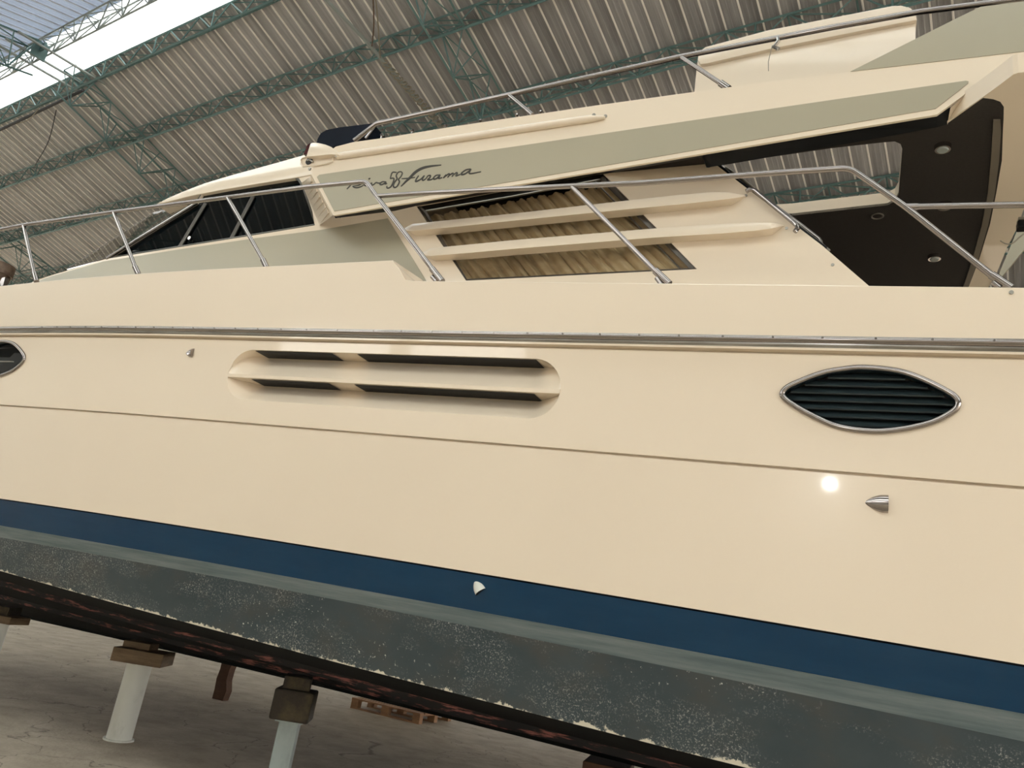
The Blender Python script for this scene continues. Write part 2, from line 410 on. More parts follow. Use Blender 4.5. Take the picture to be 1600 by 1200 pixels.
# walls
def wall(name, pts, m, label, parent=None):
    mb = MB(); c = np.mean([np.array(p) for p in pts], axis=0); mb.add(pts, [tuple(range(len(pts)))])
    return tag(mb.build(name, m, smooth=0), label, 'wall', kind='structure')
wall_far = MB(); 
wall('wall_far', [hg(L0, EAVE_F, 1.0), hg(L1, EAVE_F, 1.0), hg(L1, EAVE_F, roofz(EAVE_F)), hg(L0, EAVE_F, roofz(EAVE_F))], WALLM, 'dull brown cladded long wall behind the boat')
wall('wall_left', [hg(L1, EAVE_N, 6.0), hg(L1, EAVE_F, 6.0), hg(L1, EAVE_F, roofz(EAVE_F)), hg(L1, RA, H), hg(L1, EAVE_N, roofz(EAVE_N))], WALLM, 'gable wall of the hangar beyond the bow')
wall('wall_right', [hg(L0, EAVE_N, 6.0), hg(L0, EAVE_F, 6.0), hg(L0, EAVE_F, roofz(EAVE_F)), hg(L0, RA, H), hg(L0, EAVE_N, roofz(EAVE_N))], WALLM, 'gable wall of the hangar beyond the stern')
# the near side: an unseen wall made pale to bounce light, a clerestory gap and a cladded header above
wall('wall_front', [hg(L0, EAVE_N, 6.4), hg(L1, EAVE_N, 6.4), hg(L1, EAVE_N, roofz(EAVE_N)), hg(L0, EAVE_N, roofz(EAVE_N))], WALLM, 'cladded header over the near side wall of the hangar')
for l0_, l1_ in ((L0, 4.7), (6.9, 7.3), (9.6, L1)):      # solid band with two clerestory gaps
    mb = MB(); mb.prism([hg(l0_, EAVE_N, 4.9), hg(l1_, EAVE_N, 4.9), hg(l1_, EAVE_N, 6.4), hg(l0_, EAVE_N, 6.4)], (0, -.05, 0)); mb.build('cladding_panel', WALLM, ceiling, smooth=0)
mb = MB(); mb.prism([hg(L0, EAVE_N, 0), hg(L1, EAVE_N, 0), hg(L1, EAVE_N, 4.9), hg(L0, EAVE_N, 4.9)], (0, -.05, 0)); mb.build('lower_wall', BOUNCEW, ceiling, smooth=0)
for l in BAYS:
    for a, z in ((EAVE_F - .15, roofz(EAVE_F) - .1),):
        mb = MB(); c = hg(l, a, 0)
        for dx in (-.1, .1):
            mb.box(c + HL * dx + np.array([0, 0, z / 2]), (.02, .22, z), -HA)
        mb.box(c + np.array([0, 0, z / 2]), (.2, .016, z), -HA)
        mb.build('trim_1' if False else 'column', TRUSS, ceiling, smooth=0)
mb = MB(); mb.tube([hg(-2.35, 12.2, 0), hg(-2.35, 12.2, roofz(12.2) - .1)], .05, 8); mb.build('column', PALET, ceiling)

# ================================================================== THE YACHT
YC = 6.4                                             # centre line
yacht = empty('motor_yacht', (-2.0, YC, 0.7), 'large cream motor yacht with sage grey bands and navy boot stripe, propped on stands', 'boat')
def part(mb, name, m, parent=None, **k): return mb.build(name, m, parent or yacht, **k)

def bow(X): 
    return 0.012 * max(0, -4.5 - X) ** 2 + 0.105 * max(0, -8.0 - X) ** 2
def hY(off, X): return min(4.0 + off + bow(X), YC - .02)
def line(pts, off, deg=2, lim=(-7.6, 1.2)):
    xs, zs = [], []
    for px, py in pts:
        Y = 4.0 + off
        for _ in range(12):
            p = atY(px, py, Y); Y = hY(off, p[0])
        xs.append(p[0]); zs.append(p[2])
    c = np.polyfit(xs, zs, min(deg, len(xs) - 1)); d = np.polyder(c); lo, hi = min(xs), max(xs)
    lo, hi = max(lo, lim[0]), min(hi, lim[1])
    def f(X):
        x = min(max(X, lo), hi); return float(np.polyval(c, x) + np.polyval(d, x) * (X - x) * .85)
    return f
OFF = dict(top=0.0, rub=0.0, low=0.012, pan=0.05, bt=0.125, bb=0.155, lb=0.175, ch=0.26)
zf_top_f = line([(2, 446.5), (100, 438), (217, 427), (400, 417.3), (500, 412), (616, 407)], 0)
zf_top_a = line([(640, 438.8), (800, 441), (1050, 443.5), (1300, 445.5), (1600, 450)], 0)
XS1 = atY(616, 407, 4.0)[0]; XS2 = atY(634, 439, 4.0)[0]
def zf_top(X):
    if X <= XS1: return zf_top_f(X)
    if X >= XS2: return zf_top_a(X)
    t = (X - XS1) / (XS2 - XS1); return zf_top_f(XS1) * (1 - t) + zf_top_a(XS2) * t
zf_rub = line([(0, 516), (400, 518), (620, 523), (900, 528), (1180, 534), (1600, 539)], 0)
zf_low = line([(0, 524.5), (400, 529.5), (900, 541), (1180, 548.5), (1600, 557)], OFF['low'])
zf_pan = line([(0, 633), (400, 664), (865, 700), (1180, 727), (1600, 763)], OFF['pan'])
zf_bt = line([(0, 779), (400, 840), (700, 887), (1133, 961), (1600, 1038)], OFF['bt'])
zf_bb = line([(0, 821), (200, 856), (400, 894), (700, 945), (1167, 1034), (1600, 1116)], OFF['bb'])
zf_lb = line([(0, 840), (200, 875), (400, 912), (700, 974), (1167, 1066), (1600, 1159)], OFF['lb'])
zf_ch = line([(0, 890), (100, 922), (225, 957), (350, 990), (500, 1025), (600, 1052), (811, 1110), (1036, 1166), (1120, 1190)], OFF['ch'])
def hp(zf, off, X, dz=0.0, dy=0.0): return (X, hY(off, X) + dy, zf(X) + dz)
def hsurf(px, py, dy=0.0):                           # point of the panel between 'low' and 'pan' under a pixel
    Y = 4.03
    for _ in range(15):
        p = atY(px, py, Y + dy); X = p[0]
        t = (zf_low(X) - p[2]) / (zf_low(X) - zf_pan(X)); Y = hY(OFF['low'] + (OFF['pan'] - OFF['low']) * t, X)
    return atY(px, py, Y + dy)
def hside(X, z):                                     # Y of the whole side at (X, z)
    K = [(zf_top, 0), (zf_rub, 0), (zf_low, OFF['low']), (zf_pan, OFF['pan']), (zf_bt, OFF['bt']), (zf_bb, OFF['bb']), (zf_lb, OFF['lb']), (zf_ch, OFF['ch'])]
    for (f0, o0), (f1, o1) in zip(K, K[1:]):
        if z >= f1(X):
            t = (f0(X) - z) / (f0(X) - f1(X)); return hY(o0 + (o1 - o0) * t, X)
    return hY(OFF['ch'], X)
def hat(px, py, dy=0.0):
    Y = 4.05
    for _ in range(15): p = atY(px, py, Y + dy); Y = hside(p[0], p[2])
    return atY(px, py, Y + dy)

# --- openings in the panel: two lens portholes and the stadium air intake
lens_px = [(1223, 619), (1227, 608), (1245, 598), (1285, 583), (1318, 577), (1351, 574.5), (1403, 580), (1442, 593), (1482, 613), (1495, 624), (1496, 634), (1486, 645), (1456, 660), (1411, 670.5), (1364, 674), (1311, 667), (1272, 651), (1238, 632)]
lens = smoothpath([hsurf(*p) for p in lens_px], 4, True)
tipL = hsurf(39, 561); tipR = max(lens, key=lambda p: p[0])
sh = np.array(tipL) - np.array(tipR)
def onsurf(q):
    X, z = q[0], q[2]; t = (zf_low(X) - z) / (zf_low(X) - zf_pan(X)); return np.array([X, hY(OFF['low'] + (OFF['pan'] - OFF['low']) * t, X), z])
lens2 = [onsurf(np.array(p) + sh) for p in lens]
sx0, sx1 = hsurf(356, 587)[0], hsurf(877, 598)[0]
rad = (hsurf(384, 546)[2] - hsurf(384, 623)[2]) / 2
rad2 = (hsurf(842, 561)[2] - hsurf(842, 656)[2]) / 2
rad = (rad + rad2) / 2
zcL = (hsurf(395, 546)[2] + hsurf(395, 624)[2]) / 2; zcR = (hsurf(840, 560.5)[2] + hsurf(840, 656)[2]) / 2
def st_c(X): return zcL + (zcR - zcL) * (X - sx0) / (sx1 - sx0)
def st_h(X):
    if X < sx0 or X > sx1: return 0
    d = min(X - sx0, sx1 - X, rad); return math.sqrt(max(0, rad * rad - (rad - d) ** 2))
def lens_tb(loop):
    xs = [p[0] for p in loop]; i0, i1 = int(np.argmin(xs)), int(np.argmax(xs)); n = len(loop)
    def chain(a, b): 
        out = []; i = a
        while True:
            out.append(loop[i])
            if i == b: return out
            i = (i + 1) % n
    c1, c2 = chain(i0, i1), chain(i1, i0)[::-1]
    up, lo = (c1, c2) if np.mean([p[2] for p in c1]) > np.mean([p[2] for p in c2]) else (c2, c1)
    g = lambda c: (lambda X: float(np.interp(X, [p[0] for p in sorted(c, key=lambda q: q[0])], [p[2] for p in sorted(c, key=lambda q: q[0])])))
    return min(xs), max(xs), g(up), g(lo)
HOLES = [(*lens_tb(lens2),), (sx0, sx1, lambda X: st_c(X) + st_h(X), lambda X: st_c(X) - st_h(X)), (*lens_tb(lens),)]
XB, XE = -11.6, 6.3
xs = set(np.round(np.linspace(XB, XE, 90), 4)) | {round(XS1, 4), round(XS2, 4)}
for a, b, _, _ in HOLES:
    xs = {x for x in xs if not (a - .02 < x < b + .02)}
    for i in range(61): xs.add(round(a + (b - a) * (.5 - .5 * math.cos(math.pi * i / 60)), 5))
xs = sorted(xs)
def hole_at(X):
    for a, b, u, l in HOLES:
        if a - 1e-4 <= X <= b + 1e-4: return max(u(X), l(X)), l(X)
    return None
def pan_pt(X, z):
    t = (zf_low(X) - z) / (zf_low(X) - zf_pan(X)); return (X, hY(OFF['low'] + (OFF['pan'] - OFF['low']) * t, X), z)

def lerp_rows(f0, o0, f1, o1, n):
    return [[(X, hY(o0 + (o1 - o0) * i / n, X), f0(X) + (f1(X) - f0(X)) * i / n) for X in xs] for i in range(n + 1)]
hull = MB()
rows = [[hp(zf_top, .05, X, .0) for X in xs], [hp(zf_top, .004, X, .002) for X in xs], [hp(zf_top, 0, X, -.003) for X in xs]]
rows += [[hp(zf_rub, 0, X, .25) for X in xs], [hp(zf_rub, 0, X, .03) for X in xs], [hp(zf_rub, 0, X, .01) for X in xs], [hp(zf_rub, 0.0, X, 0) for X in xs], [hp(zf_rub, 0.0, X, -.012) for X in xs]]
# the small moulding under the rub rail
rows += [[hp(zf_low, .006, X, .022) for X in xs], [hp(zf_low, -.010, X, .014) for X in xs], [hp(zf_low, -.010, X, .002) for X in xs], [hp(zf_low, .03, X, -.002) for X in xs], [hp(zf_low, .012, X, -.016) for X in xs]]
up = [[hp(zf_low, .012, X, -.016) for X in xs]]; dn = []
mid = lambda X: (zf_low(X) + zf_pan(X)) / 2
topz = lambda X: (hole_at(X)[0] if hole_at(X) else st_c(min(max(X, sx0), sx1)) if abs(X - sx0) < 1.2 or abs(X - sx1) < 1.2 else mid(X))
def topz(X):
    h = hole_at(X)
    if h: return h[0]
    return float(np.interp(X, KX, KZ))
def botz(X):
    h = hole_at(X); return h[1] if h else float(np.interp(X, KX, KZ))
KX, KZ = [], []
for a, b, u, l in HOLES:
    KX += [a, b]; KZ += [(u(a) + l(a)) / 2, (u(b) + l(b)) / 2]
KX = [XB] + KX + [XE]; KZ = [mid(XB)] + KZ + [mid(XE)]
hull.grid(rows)
ru = []
for i in range(7):
    ru.append([pan_pt(X, (zf_low(X) - .016) * (1 - i / 6) + topz(X) * i / 6) for X in xs])
hull.grid(ru)
rd = []
for i in range(7):
    rd.append([pan_pt(X, botz(X) * (1 - i / 6) + (zf_pan(X) + .007) * i / 6) for X in xs])
hull.grid(rd)
g = OFF['pan']
hull.grid([[hp(zf_pan, g, X, .007) for X in xs], [hp(zf_pan, g + .03, X, .006) for X in xs], [hp(zf_pan, g + .03, X, -.007) for X in xs], [hp(zf_pan, g + .002, X, -.008) for X in xs]])
hull.grid(lerp_rows(lambda X: zf_pan(X) - .008, g + .002, zf_bt, OFF['bt'], 6))
# mirrored far side and transom in the same shell
def mir(p): return (p[0], 2 * YC - p[1], p[2])
hull.grid([[mir(q) for q in r] for r in rows] + [[mir(q) for q in lerp_rows(zf_low, .012, zf_pan, g, 1)[1]]] + [[mir(hp(zf_bt, OFF['bt'], X)) for X in xs]])
tr = [hp(f, o, XE) for f, o in ((zf_top, .02), (zf_rub, 0), (zf_pan, g), (zf_bt, .125), (zf_bb, .155), (zf_lb, .175), (zf_ch, .26))] + [(XE, YC, .75)]
hull.add(tr + [mir(q) for q in tr[::-1][1:]], [tuple(range(15))])
# weld the grids
hull_o = part(hull, 'hull_topside', CREAM, smooth=25, fixn=False)
import bmesh
def weld(o, d=1e-4, angle=25):
    bm = bmesh.new(); bm.from_mesh(o.data); bmesh.ops.remove_doubles(bm, verts=bm.verts, dist=d); 
    bmesh.ops.recalc_face_normals(bm, faces=bm.faces); bm.to_mesh(o.data); bm.free()
    for p in o.data.polygons: p.use_smooth = True
    o.data.set_sharp_from_angle(angle=math.radians(angle))
weld(hull_o)
def band(name, f0, o0, f1, o1, m, n=3, uvs=False, extra=None):
    mb = MB(); r = lerp_rows(f0, o0, f1, o1, n)
    if extra: r = extra(r)
    mb.grid(r)
    nr = len(r); uv = [(X, i / (nr - 1)) for i in range(nr) for X in xs]
    mb.grid([[mir(q) for q in row] for row in r]); uv = uv + uv
    if uvs: mb.uv = uv
    return part(mb, name, m, smooth=30, fixn=True)
xs_save = xs
xs = sorted(set(np.round(np.linspace(XB, XE, 110), 4)))
band('shadow_gap', zf_bt, OFF['bt'], lambda X: zf_bt(X) - .012, OFF['bt'] + .012, BLACK, 1)
band('boot_stripe', lambda X: zf_bt(X) - .010, OFF['bt'] - .002, zf_bb, OFF['bb'], BLUE, 6)
band('waterline_band', lambda X: zf_bb(X) + .0, OFF['bb'] - .008, zf_lb, OFF['lb'], PALE, 3, extra=lambda r: [[(q[0], q[1] + .012, q[2] + .001) for q in r[0]]] + r)
band('antifouled_side', zf_lb, OFF['lb'] + .001, zf_ch, OFF['ch'], ANTI, 6, True)

# --- running bottom with two red-worn spray rails
def line3(pts, Y, deg=2):
    q = [atY(px, py, Y) for px, py in pts]; c = np.polyfit([a[0] for a in q], [a[2] for a in q], deg); d = np.polyder(c)
    lo, hi = min(a[0] for a in q), max(a[0] for a in q)
    return lambda X: float(np.polyval(c, min(max(X, lo), hi)) + np.polyval(d, min(max(X, lo), hi)) * (X - min(max(X, lo), hi)) * .7)
zk = line3([(0, 956), (75, 975), (150, 992), (262, 1017), (350, 1039), (500, 1072), (575, 1092), (675, 1117), (750, 1131), (817, 1151), (922, 1180), (992, 1200)], 6.35)
zs1 = line3([(0, 911), (150, 953), (250, 982), (312, 998), (400, 1022), (525, 1057), (567, 1069), (700, 1104)], 4.85, 1)
zs2 = line3([(37, 940), (125, 966), (175, 980), (300, 1015), (400, 1036), (487, 1058), (575, 1078), (650, 1095)], 5.55, 1)
def bY(Y, X):                                        # bottom tapers with the bow
    return min(Y + bow(X), YC - .01 * (6.4 - Y))
def brow(f): return [f(X) for X in xs]
bt = MB()
R_ = [brow(lambda X: (X, bY(4.26, X), zf_ch(X))), brow(lambda X: (X, bY(4.36, X), zf_ch(X) - .004)),
      brow(lambda X: (X, bY(4.80, X), zs1(X) + .025)), brow(lambda X: (X, bY(4.9, X), zs1(X) - .005)),
      brow(lambda X: (X, bY(5.50, X), zs2(X) + .02)), brow(lambda X: (X, bY(5.6, X), zs2(X) - .005)),
      brow(lambda X: (X, YC - .06, zk(X) + .03)), brow(lambda X: (X, YC - .045, zk(X))), brow(lambda X: (X, YC, zk(X) - .004))]
bt.grid(R_ + [[mir(q) for q in r] for r in R_[::-1][1:]])
part(bt, 'hull_bottom', BOTTOM, smooth=30)
for yy, f in ((4.85, zs1), (5.55, zs2)):
    for m_ in (False, True):
        mb = MB(); r = [brow(lambda X: (X, bY(yy - .05, X), f(X) + .03)), brow(lambda X: (X, bY(yy - .045, X), f(X) - .022)), brow(lambda X: (X, bY(yy + .05, X), f(X) - .012)), brow(lambda X: (X, bY(yy + .06, X), f(X) + .02))]
        if m_: r = [[mir(q) for q in k] for k in r]
        mb.grid(r); part(mb, 'spray_rail', STRAKE, label='spray rail with paint worn back to red')
xs = xs_save
# --- deck (raised foredeck, step, side deck)
dk = MB()
dk.grid([[hp(zf_top, .05, X, .0) for X in xs], [(X, min(hY(.62, X), YC - .01), zf_top(X) - .0) for X in xs], [(X, YC, zf_top(X) + .03) for X in xs],
         [mir((X, min(hY(.62, X), YC - .01), zf_top(X))) for X in xs], [mir(hp(zf_top, .05, X, .0)) for X in xs]])
part(dk, 'deck', CREAM, smooth=20)
# triangular end of the raised side moulding against the cabin
mb = MB()
q0, q1 = np.array(hp(zf_top, .0, XS1, -.005)), np.array(hp(zf_top, .0, XS2, -.03))
q2, q3 = CAB.at(661, 438), CAB.at(629, 420.5)
mb.add([q0, q1, q2, q3, q1 - np.array([0, 0, .2]), q2 - np.array([0, 0, .2])], [(0, 1, 2, 3), (1, 4, 5, 2)])
part(mb, 'moulding_end', CREAM, smooth=0)

# --- rub rail
rr = empty('rub_rail', (0, 0, 0), parent=yacht); rr.location = -Vector(yacht.location)
def rubpath(dy, dz, x0=XB, x1=XE, n=70): return [(X, hY(0, X) + dy, zf_rub(X) + dz) for X in np.linspace(x0, x1, n)]
def half_round(mb, r_y, r_z, dz, prof_n=7):
    rows_ = []
    for X in np.linspace(XB, XE, 80):
        rows_.append([(X, hY(0, X) - r_y * math.sin(math.pi * k / prof_n) , zf_rub(X) + dz + r_z * math.cos(math.pi * k / prof_n)) for k in range(prof_n + 1)])
    mb.grid(rows_)
mb = MB(); half_round(mb, .012, .034, 0, 4); mb.build('rail_backing', RUBST, rr, smooth=60)
mb = MB(); half_round(mb, .034, .019, .006, 8); mb.build('steel_strip', STEEL, rr, smooth=60)
for i, px in enumerate([60, 85, 107, 132, 158, 185, 213, 242, 272, 304, 337, 370, 405, 441, 481, 529, 585, 629, 676, 723, 773, 826, 881, 939, 1000, 1062, 1130, 1208, 1285, 1368, 1456, 1552]):
    X = atY(px, 520 + px * .0125, 4.0)[0]; c = np.array([X, hY(0, X) - .031, zf_rub(X) + .012])
    mb = MB(); mb.cyl(c, c + np.array([0, -.006, 0]), .007, .005, 8); mb.build('screw', RUBST, rr)

# --- air intake
ai = empty('air_intake', (0, 0, 0), parent=yacht); ai.location = -Vector(yacht.location)
D = .17
N = 48
ang = []
def rim(s):                                          # stadium rim point, s in 0..1
    pass
loop = []
for i in range(60):
    X = sx0 + (sx1 - sx0) * (.5 - .5 * math.cos(math.pi * i / 60)); loop.append((X, 1))
for i in range(60):
    X = sx1 - (sx1 - sx0) * (.5 - .5 * math.cos(math.pi * i / 60)); loop.append((X, -1))
rimp = [np.array(pan_pt(X, st_c(X) + s * st_h(X))) for X, s in loop]
# soffit and lower ramp shell: the rim runs back to a sloping back wall
xa, xb = sx0 + .0, sx1 - .0
XX = [sx0 + (sx1 - sx0) * (.5 - .5 * math.cos(math.pi * i / 60)) for i in range(61)]
def depth(X):                                        # the ends of the pocket are scooped
    d = min(X - sx0, sx1 - X); return D * min(1, (d / .20)) ** .8 if d > 0 else 0
def zlev(X, f): return st_c(X) + f * rad
def pocket(f_lip, f_top, name):
    """ramp from the outer lip up to the back of the pocket, then the soffit out to the rim"""
    r0, r1, r2 = [], [], []
    for X in XX:
        h = st_h(X); lo_z, hi_z = st_c(X) - h, st_c(X) + h
        zo = min(max(zlev(X, f_lip), lo_z), hi_z); zt = min(max(zlev(X, f_top), lo_z), hi_z)
        r0.append(pan_pt(X, zo)); a = pan_pt(X, zt); r1.append((a[0], a[1] + depth(X), a[2])); r2.append(a)
    mb = MB(); mb.grid([r0, r1, r2]); mb.build(name, CREAM, ai, smooth=35, fixn=False)
pocket(-1, -.15, 'lower_ramp'); pocket(.0, 1.0, 'upper_ramp')
fin = MB(); r = [[], [], [], []]
for X in XX:
    h = st_h(X); cl = lambda z: min(max(z, st_c(X) - h), st_c(X) + h)
    a = pan_pt(X, cl(zlev(X, .0))); b = pan_pt(X, cl(zlev(X, -.15)))
    r[0].append(a); r[1].append((a[0], a[1] - .006, a[2] - .002)); r[2].append((b[0], b[1] - .006, b[2] + .002)); r[3].append(b)
fin.grid(r); fin.build('fin', CREAM, ai, smooth=30)
def dslot(x0, x1, f_top):                            # dark throat in the soffit
    mb = MB(); q = []
    for X, d in ((x0, .012), (x1, .012), (x1, D * .93), (x0, D * .93)):
        h = st_h(X); a = pan_pt(X, min(zlev(X, f_top), st_c(X) + h)); q.append((a[0], a[1] + d, a[2] - .004))
    mb.add(q, [(0, 1, 2, 3)]); mb.build('slot', BLACK, ai, smooth=0, label='dark open slot of the intake')
for ft, pr in ((1.0, (((397, 548), (517, 553)), ((556, 554), (837, 562.5)))), (-.15, (((391, 590), (513, 597)), ((552, 599), (834, 614))))):
    for pa_, pb_ in pr: dslot(hsurf(*pa_)[0], hsurf(*pb_)[0], ft)

# --- portholes
def ring_offset(loop, k, dy):
    c = np.mean(loop, axis=0); return [np.array([p[0] + (c[0] - p[0]) * k * .5, p[1] + dy, p[2] + (c[2] - p[2]) * k]) for p in loop]
def porthole(loop, name, grille):
    c = np.mean(loop, axis=0); e = empty(name, c - np.array(yacht.location), parent=yacht)
    mb = MB(); mb.tube([np.array(p) + np.array([0, -.006, 0]) for p in loop], (.013, .015), 8, closed=True, flat=(0, -1, 0)); mb.build('rim', STEEL, e, smooth=60, origin=c)
    mb = MB(); inner = ring_offset(loop, .05, .05)
    mb.grid([[*loop, loop[0]], [*inner, inner[0]]]); mb.build('sleeve', GRILLE, e, smooth=60, origin=c)
    mb = MB(); mb.add(ring_offset(loop, .03, .075 if grille else .03), [tuple(range(len(loop)))])
    mb.build('backing', BLACK if grille else DGLASS, e, smooth=0, origin=c)
    x0, x1, u, l = lens_tb(loop)
    if grille:
        n = 8; zt, zb = max(p[2] for p in loop), min(p[2] for p in loop)
        for i in range(n):
            z = zt - (i + .75) * (zt - zb) / n
            xx = [X for X in np.linspace(x0 + .01, x1 - .01, 80) if l(X) + .012 < z < u(X) - .004]
            if len(xx) < 3: continue
            a, b = xx[0], xx[-1]; mb = MB()
            tilt = -.012
            for_y = lambda X, zz: pan_pt(X, zz)[1]
            q = [(a, for_y(a, z) + .018, z - .018), (b, for_y(b, z) + .018, z - .018), (b, for_y(b, z) + .058, z + .022), (a, for_y(a, z) + .058, z + .022)]
            mb.prism(q, (0, .004, -.006)); mb.build('slat', GRILLE, e, smooth=0, origin=c)
    else:
                mb = MB(); z = c[2] - .02; mb.box((c[0] + .2, c[1] + .03, z), (.5, .02, .012)); mb.build('glazing_bar', ALU, e, origin=c)
porthole(lens, 'grille_porthole', True)
porthole(lens2, 'glazed_porthole', False)

# --- chrome vents
def clam(px, py, L_, name, m, turn=0.0, mouth=None):
    c = hat(px, py); mb = MB(); rows_ = []; ca_, sa_ = math.cos(turn), math.sin(turn)
    for i in range(7):
        t = i / 6; w_ = L_ * .42 * math.sin(min(1, t * 1.15 + .05) * math.pi / 2); h = L_ * .42 * t ** .8; row = []
        for k in range(9):
            x, z = (t - .5) * L_, w_ * math.cos(math.pi * k / 8)
            row.append(c + np.array([x * ca_ - z * sa_, .004 - h * math.sin(math.pi * k / 8), x * sa_ + z * ca_]))
        rows_.append(row)
    mb.grid(rows_); b = len(mb.v) - 9; mb.f.append(tuple(range(b, b + 9))); mb.mi.append(1 if mouth else 0)
    return part(mb, name, [m, mouth or m], smooth=60)
clam(1369, 786, .105, 'skin_vent', STEEL)
clam(296, 551.5, .085, 'skin_vent', STEEL)
clam(746, 915, .085, 'water_scoop', POSTW, -.85, BLACK)

# ---------------------------------------------------------------- superstructure
def pp(name, m, plane, px, thick=.03, off=0.0, holes=(), parent=None, extra3d=None, smooth=0, bevel=0, label=None):
    mb = MB(); mb.prism(P(plane, px, off), (0, thick, 0), [P(plane, h, off) for h in holes])
    return part(mb, name, m, parent, smooth=smooth, bevel=bevel, label=label)
fwin = [(166, 404.5), (281, 386), (400, 367), (492, 352), (487, 330), (474, 292), (467, 281), (458, 276), (400, 284.5), (318, 299.5), (307, 316), (267, 339), (197, 385)]
swin = [(650, 321.5), (940, 269), (1089, 420.5), (728, 438.5)]
cab_px = [(40, 470), (50, 441), (80, 430.5), (161, 406), (166, 404.5), (197, 385), (306, 317), (316, 296), (400, 280), (462, 270), (490, 262), (660, 225), (1000, 180), (1040, 190), (1097, 243), (1108, 256.5), (1117, 256), (1285, 384), (1357, 446), (1400, 480), (700, 480)]
mb = MB(); mb.prism(P(CAB, cab_px), (0, .05, 0), [P(CAB, fwin), P(CAB, swin)])
cabin = part(mb, 'cabin_side', CREAM, smooth=0)
mb = MB(); mb.prism([mir(p) for p in P(CAB, cab_px)], (0, -.05, 0)); part(mb, 'cabin_side', CREAM, smooth=0)
grey_px = [(50, 447), (56, 440), (80, 431.5), (161, 408.5), (281, 389.5), (400, 372), (499, 359.5), (606, 341), (665, 437), (680, 462), (640, 470), (50, 470)]
pp('grey_side_panel', GREYP, CAB, grey_px, .004, -.004)
# cabin ends and floor close the body
fw0, fw1 = CAB.at(166, 404), CAB.at(306, 317)
mb = MB(); a = CAB.at(60, 436); mb.add([a, mir(a), mir(fw0), fw0], [(0, 1, 2, 3)]); part(mb, 'coach_roof', CREAM, smooth=0)
aft0, aft1 = CAB.at(1097, 243), CAB.at(1400, 480)
mb = MB(); a0, a1 = np.array(aft0) + (-.7, .06, 0), np.array(aft1) + (-.6, .06, 0); mb.add([a0, a1, mir(a1), mir(a0)], [(0, 1, 2, 3)]); part(mb, 'saloon_bulkhead', BAND, smooth=0)
inner = MB(); zt = 4.9; inner.add([(-6.6, 5.3, 3.5), (-.9, 5.3, 3.5), (-1.7, 5.3, zt - .1), (-6.0, 5.3, zt + .3)], [(0, 1, 2, 3)]); part(inner, 'dark_interior_sheet', BLACK, smooth=0)  # black sheet stands in for the unlit cabin interior

# forward side window
fwo = empty('forward_window', np.array(CAB.at(340, 345)) - np.array(yacht.location), parent=yacht); fo = np.array(CAB.at(340, 345))
mb = MB(); mb.prism(P(CAB, fwin, .03), (0, .008, 0)); mb.build('glass', DGLASS, fwo, smooth=0, origin=fo)
mb = MB(); mb.tube(P(CAB, fwin, .008), (.012, .014), 6, closed=True, flat=(0, 1, 0)); mb.build('frame', DKALU, fwo, origin=fo)
for a, b in (((280, 387), (321, 318)), ((361, 374), (396, 306))):
    mb = MB(); q = P(CAB, [a, b], .012); mb.tube(q, (.010, .026), 6, flat=(0, 1, 0)); mb.build('mullion', DKALU, fwo, origin=fo)
mb = MB(); q = CAB.at(299, 374, .01); mb.cyl(q, q + np.array([0, -.03, 0]), .02, n=10); mb.build('window_catch', STEEL, fwo, origin=fo)
mb = MB(); mb.tube(P(CAB, [(486, 285), (512, 350)], -.0), (.006, .014), 6, flat=(0, 1, 0))
# windshield
ws = empty('windshield', np.array(fw0) - np.array(yacht.location), parent=yacht); w0 = np.array(fw0)
YF = 5.5
NB, NT = CAB.at(167, 404), CAB.at(308, 317); FB, FT = atY(106, 420, YF), atY(240, 333, YF)
for q in ([NB, FB, FT, NT], [FB, mir(FB), mir(FT), FT], [mir(NB), mir(FB), mir(FT), mir(NT)]):
    mb = MB(); mb.add(q, [(0, 1, 2, 3)]); mb.build('windshield_pane', SHIELD, ws, smooth=0, origin=w0)
for a, b, r in ((NB, NT, .016), (FB, FT, .006), (NB, FB, .012), (NT, FT, .012), (mir(FB), mir(FT), .014), (FB, mir(FB), .014), (FT, mir(FT), .014)):
    mb = MB(); mb.tube([a, b], r, 8); mb.build('windshield_frame', STEEL, ws, origin=w0)
for k in (.25, .5, .75):
    mb = MB(); mb.bar(np.array(NB) * (1 - k) + np.array(FB) * k, np.array(NT) * (1 - k) + np.array(FT) * k, .006); mb.build('windshield_bar', ALU, ws, origin=w0)

# hard top over the windows
ROOF = Pl(4.62, .14, 3.9)
roof_px = [(242, 319.5), (262, 309), (285, 299), (320, 285.5), (360, 273.5), (400, 262.5), (440, 251.5), (475, 241.5), (530, 233), (620, 224), (700, 214), (700, 250), (500, 268), (484, 273.5), (457, 278.5), (400, 287.5), (350, 296), (300, 305.5), (270, 313)]
top3 = P(CAB, roof_px, -.012)
mb = MB(); mb.prism(top3, (0, 2 * (YC - 4.85), 0)); part(mb, 'hard_top', CREAM, smooth=30, bevel=.012)

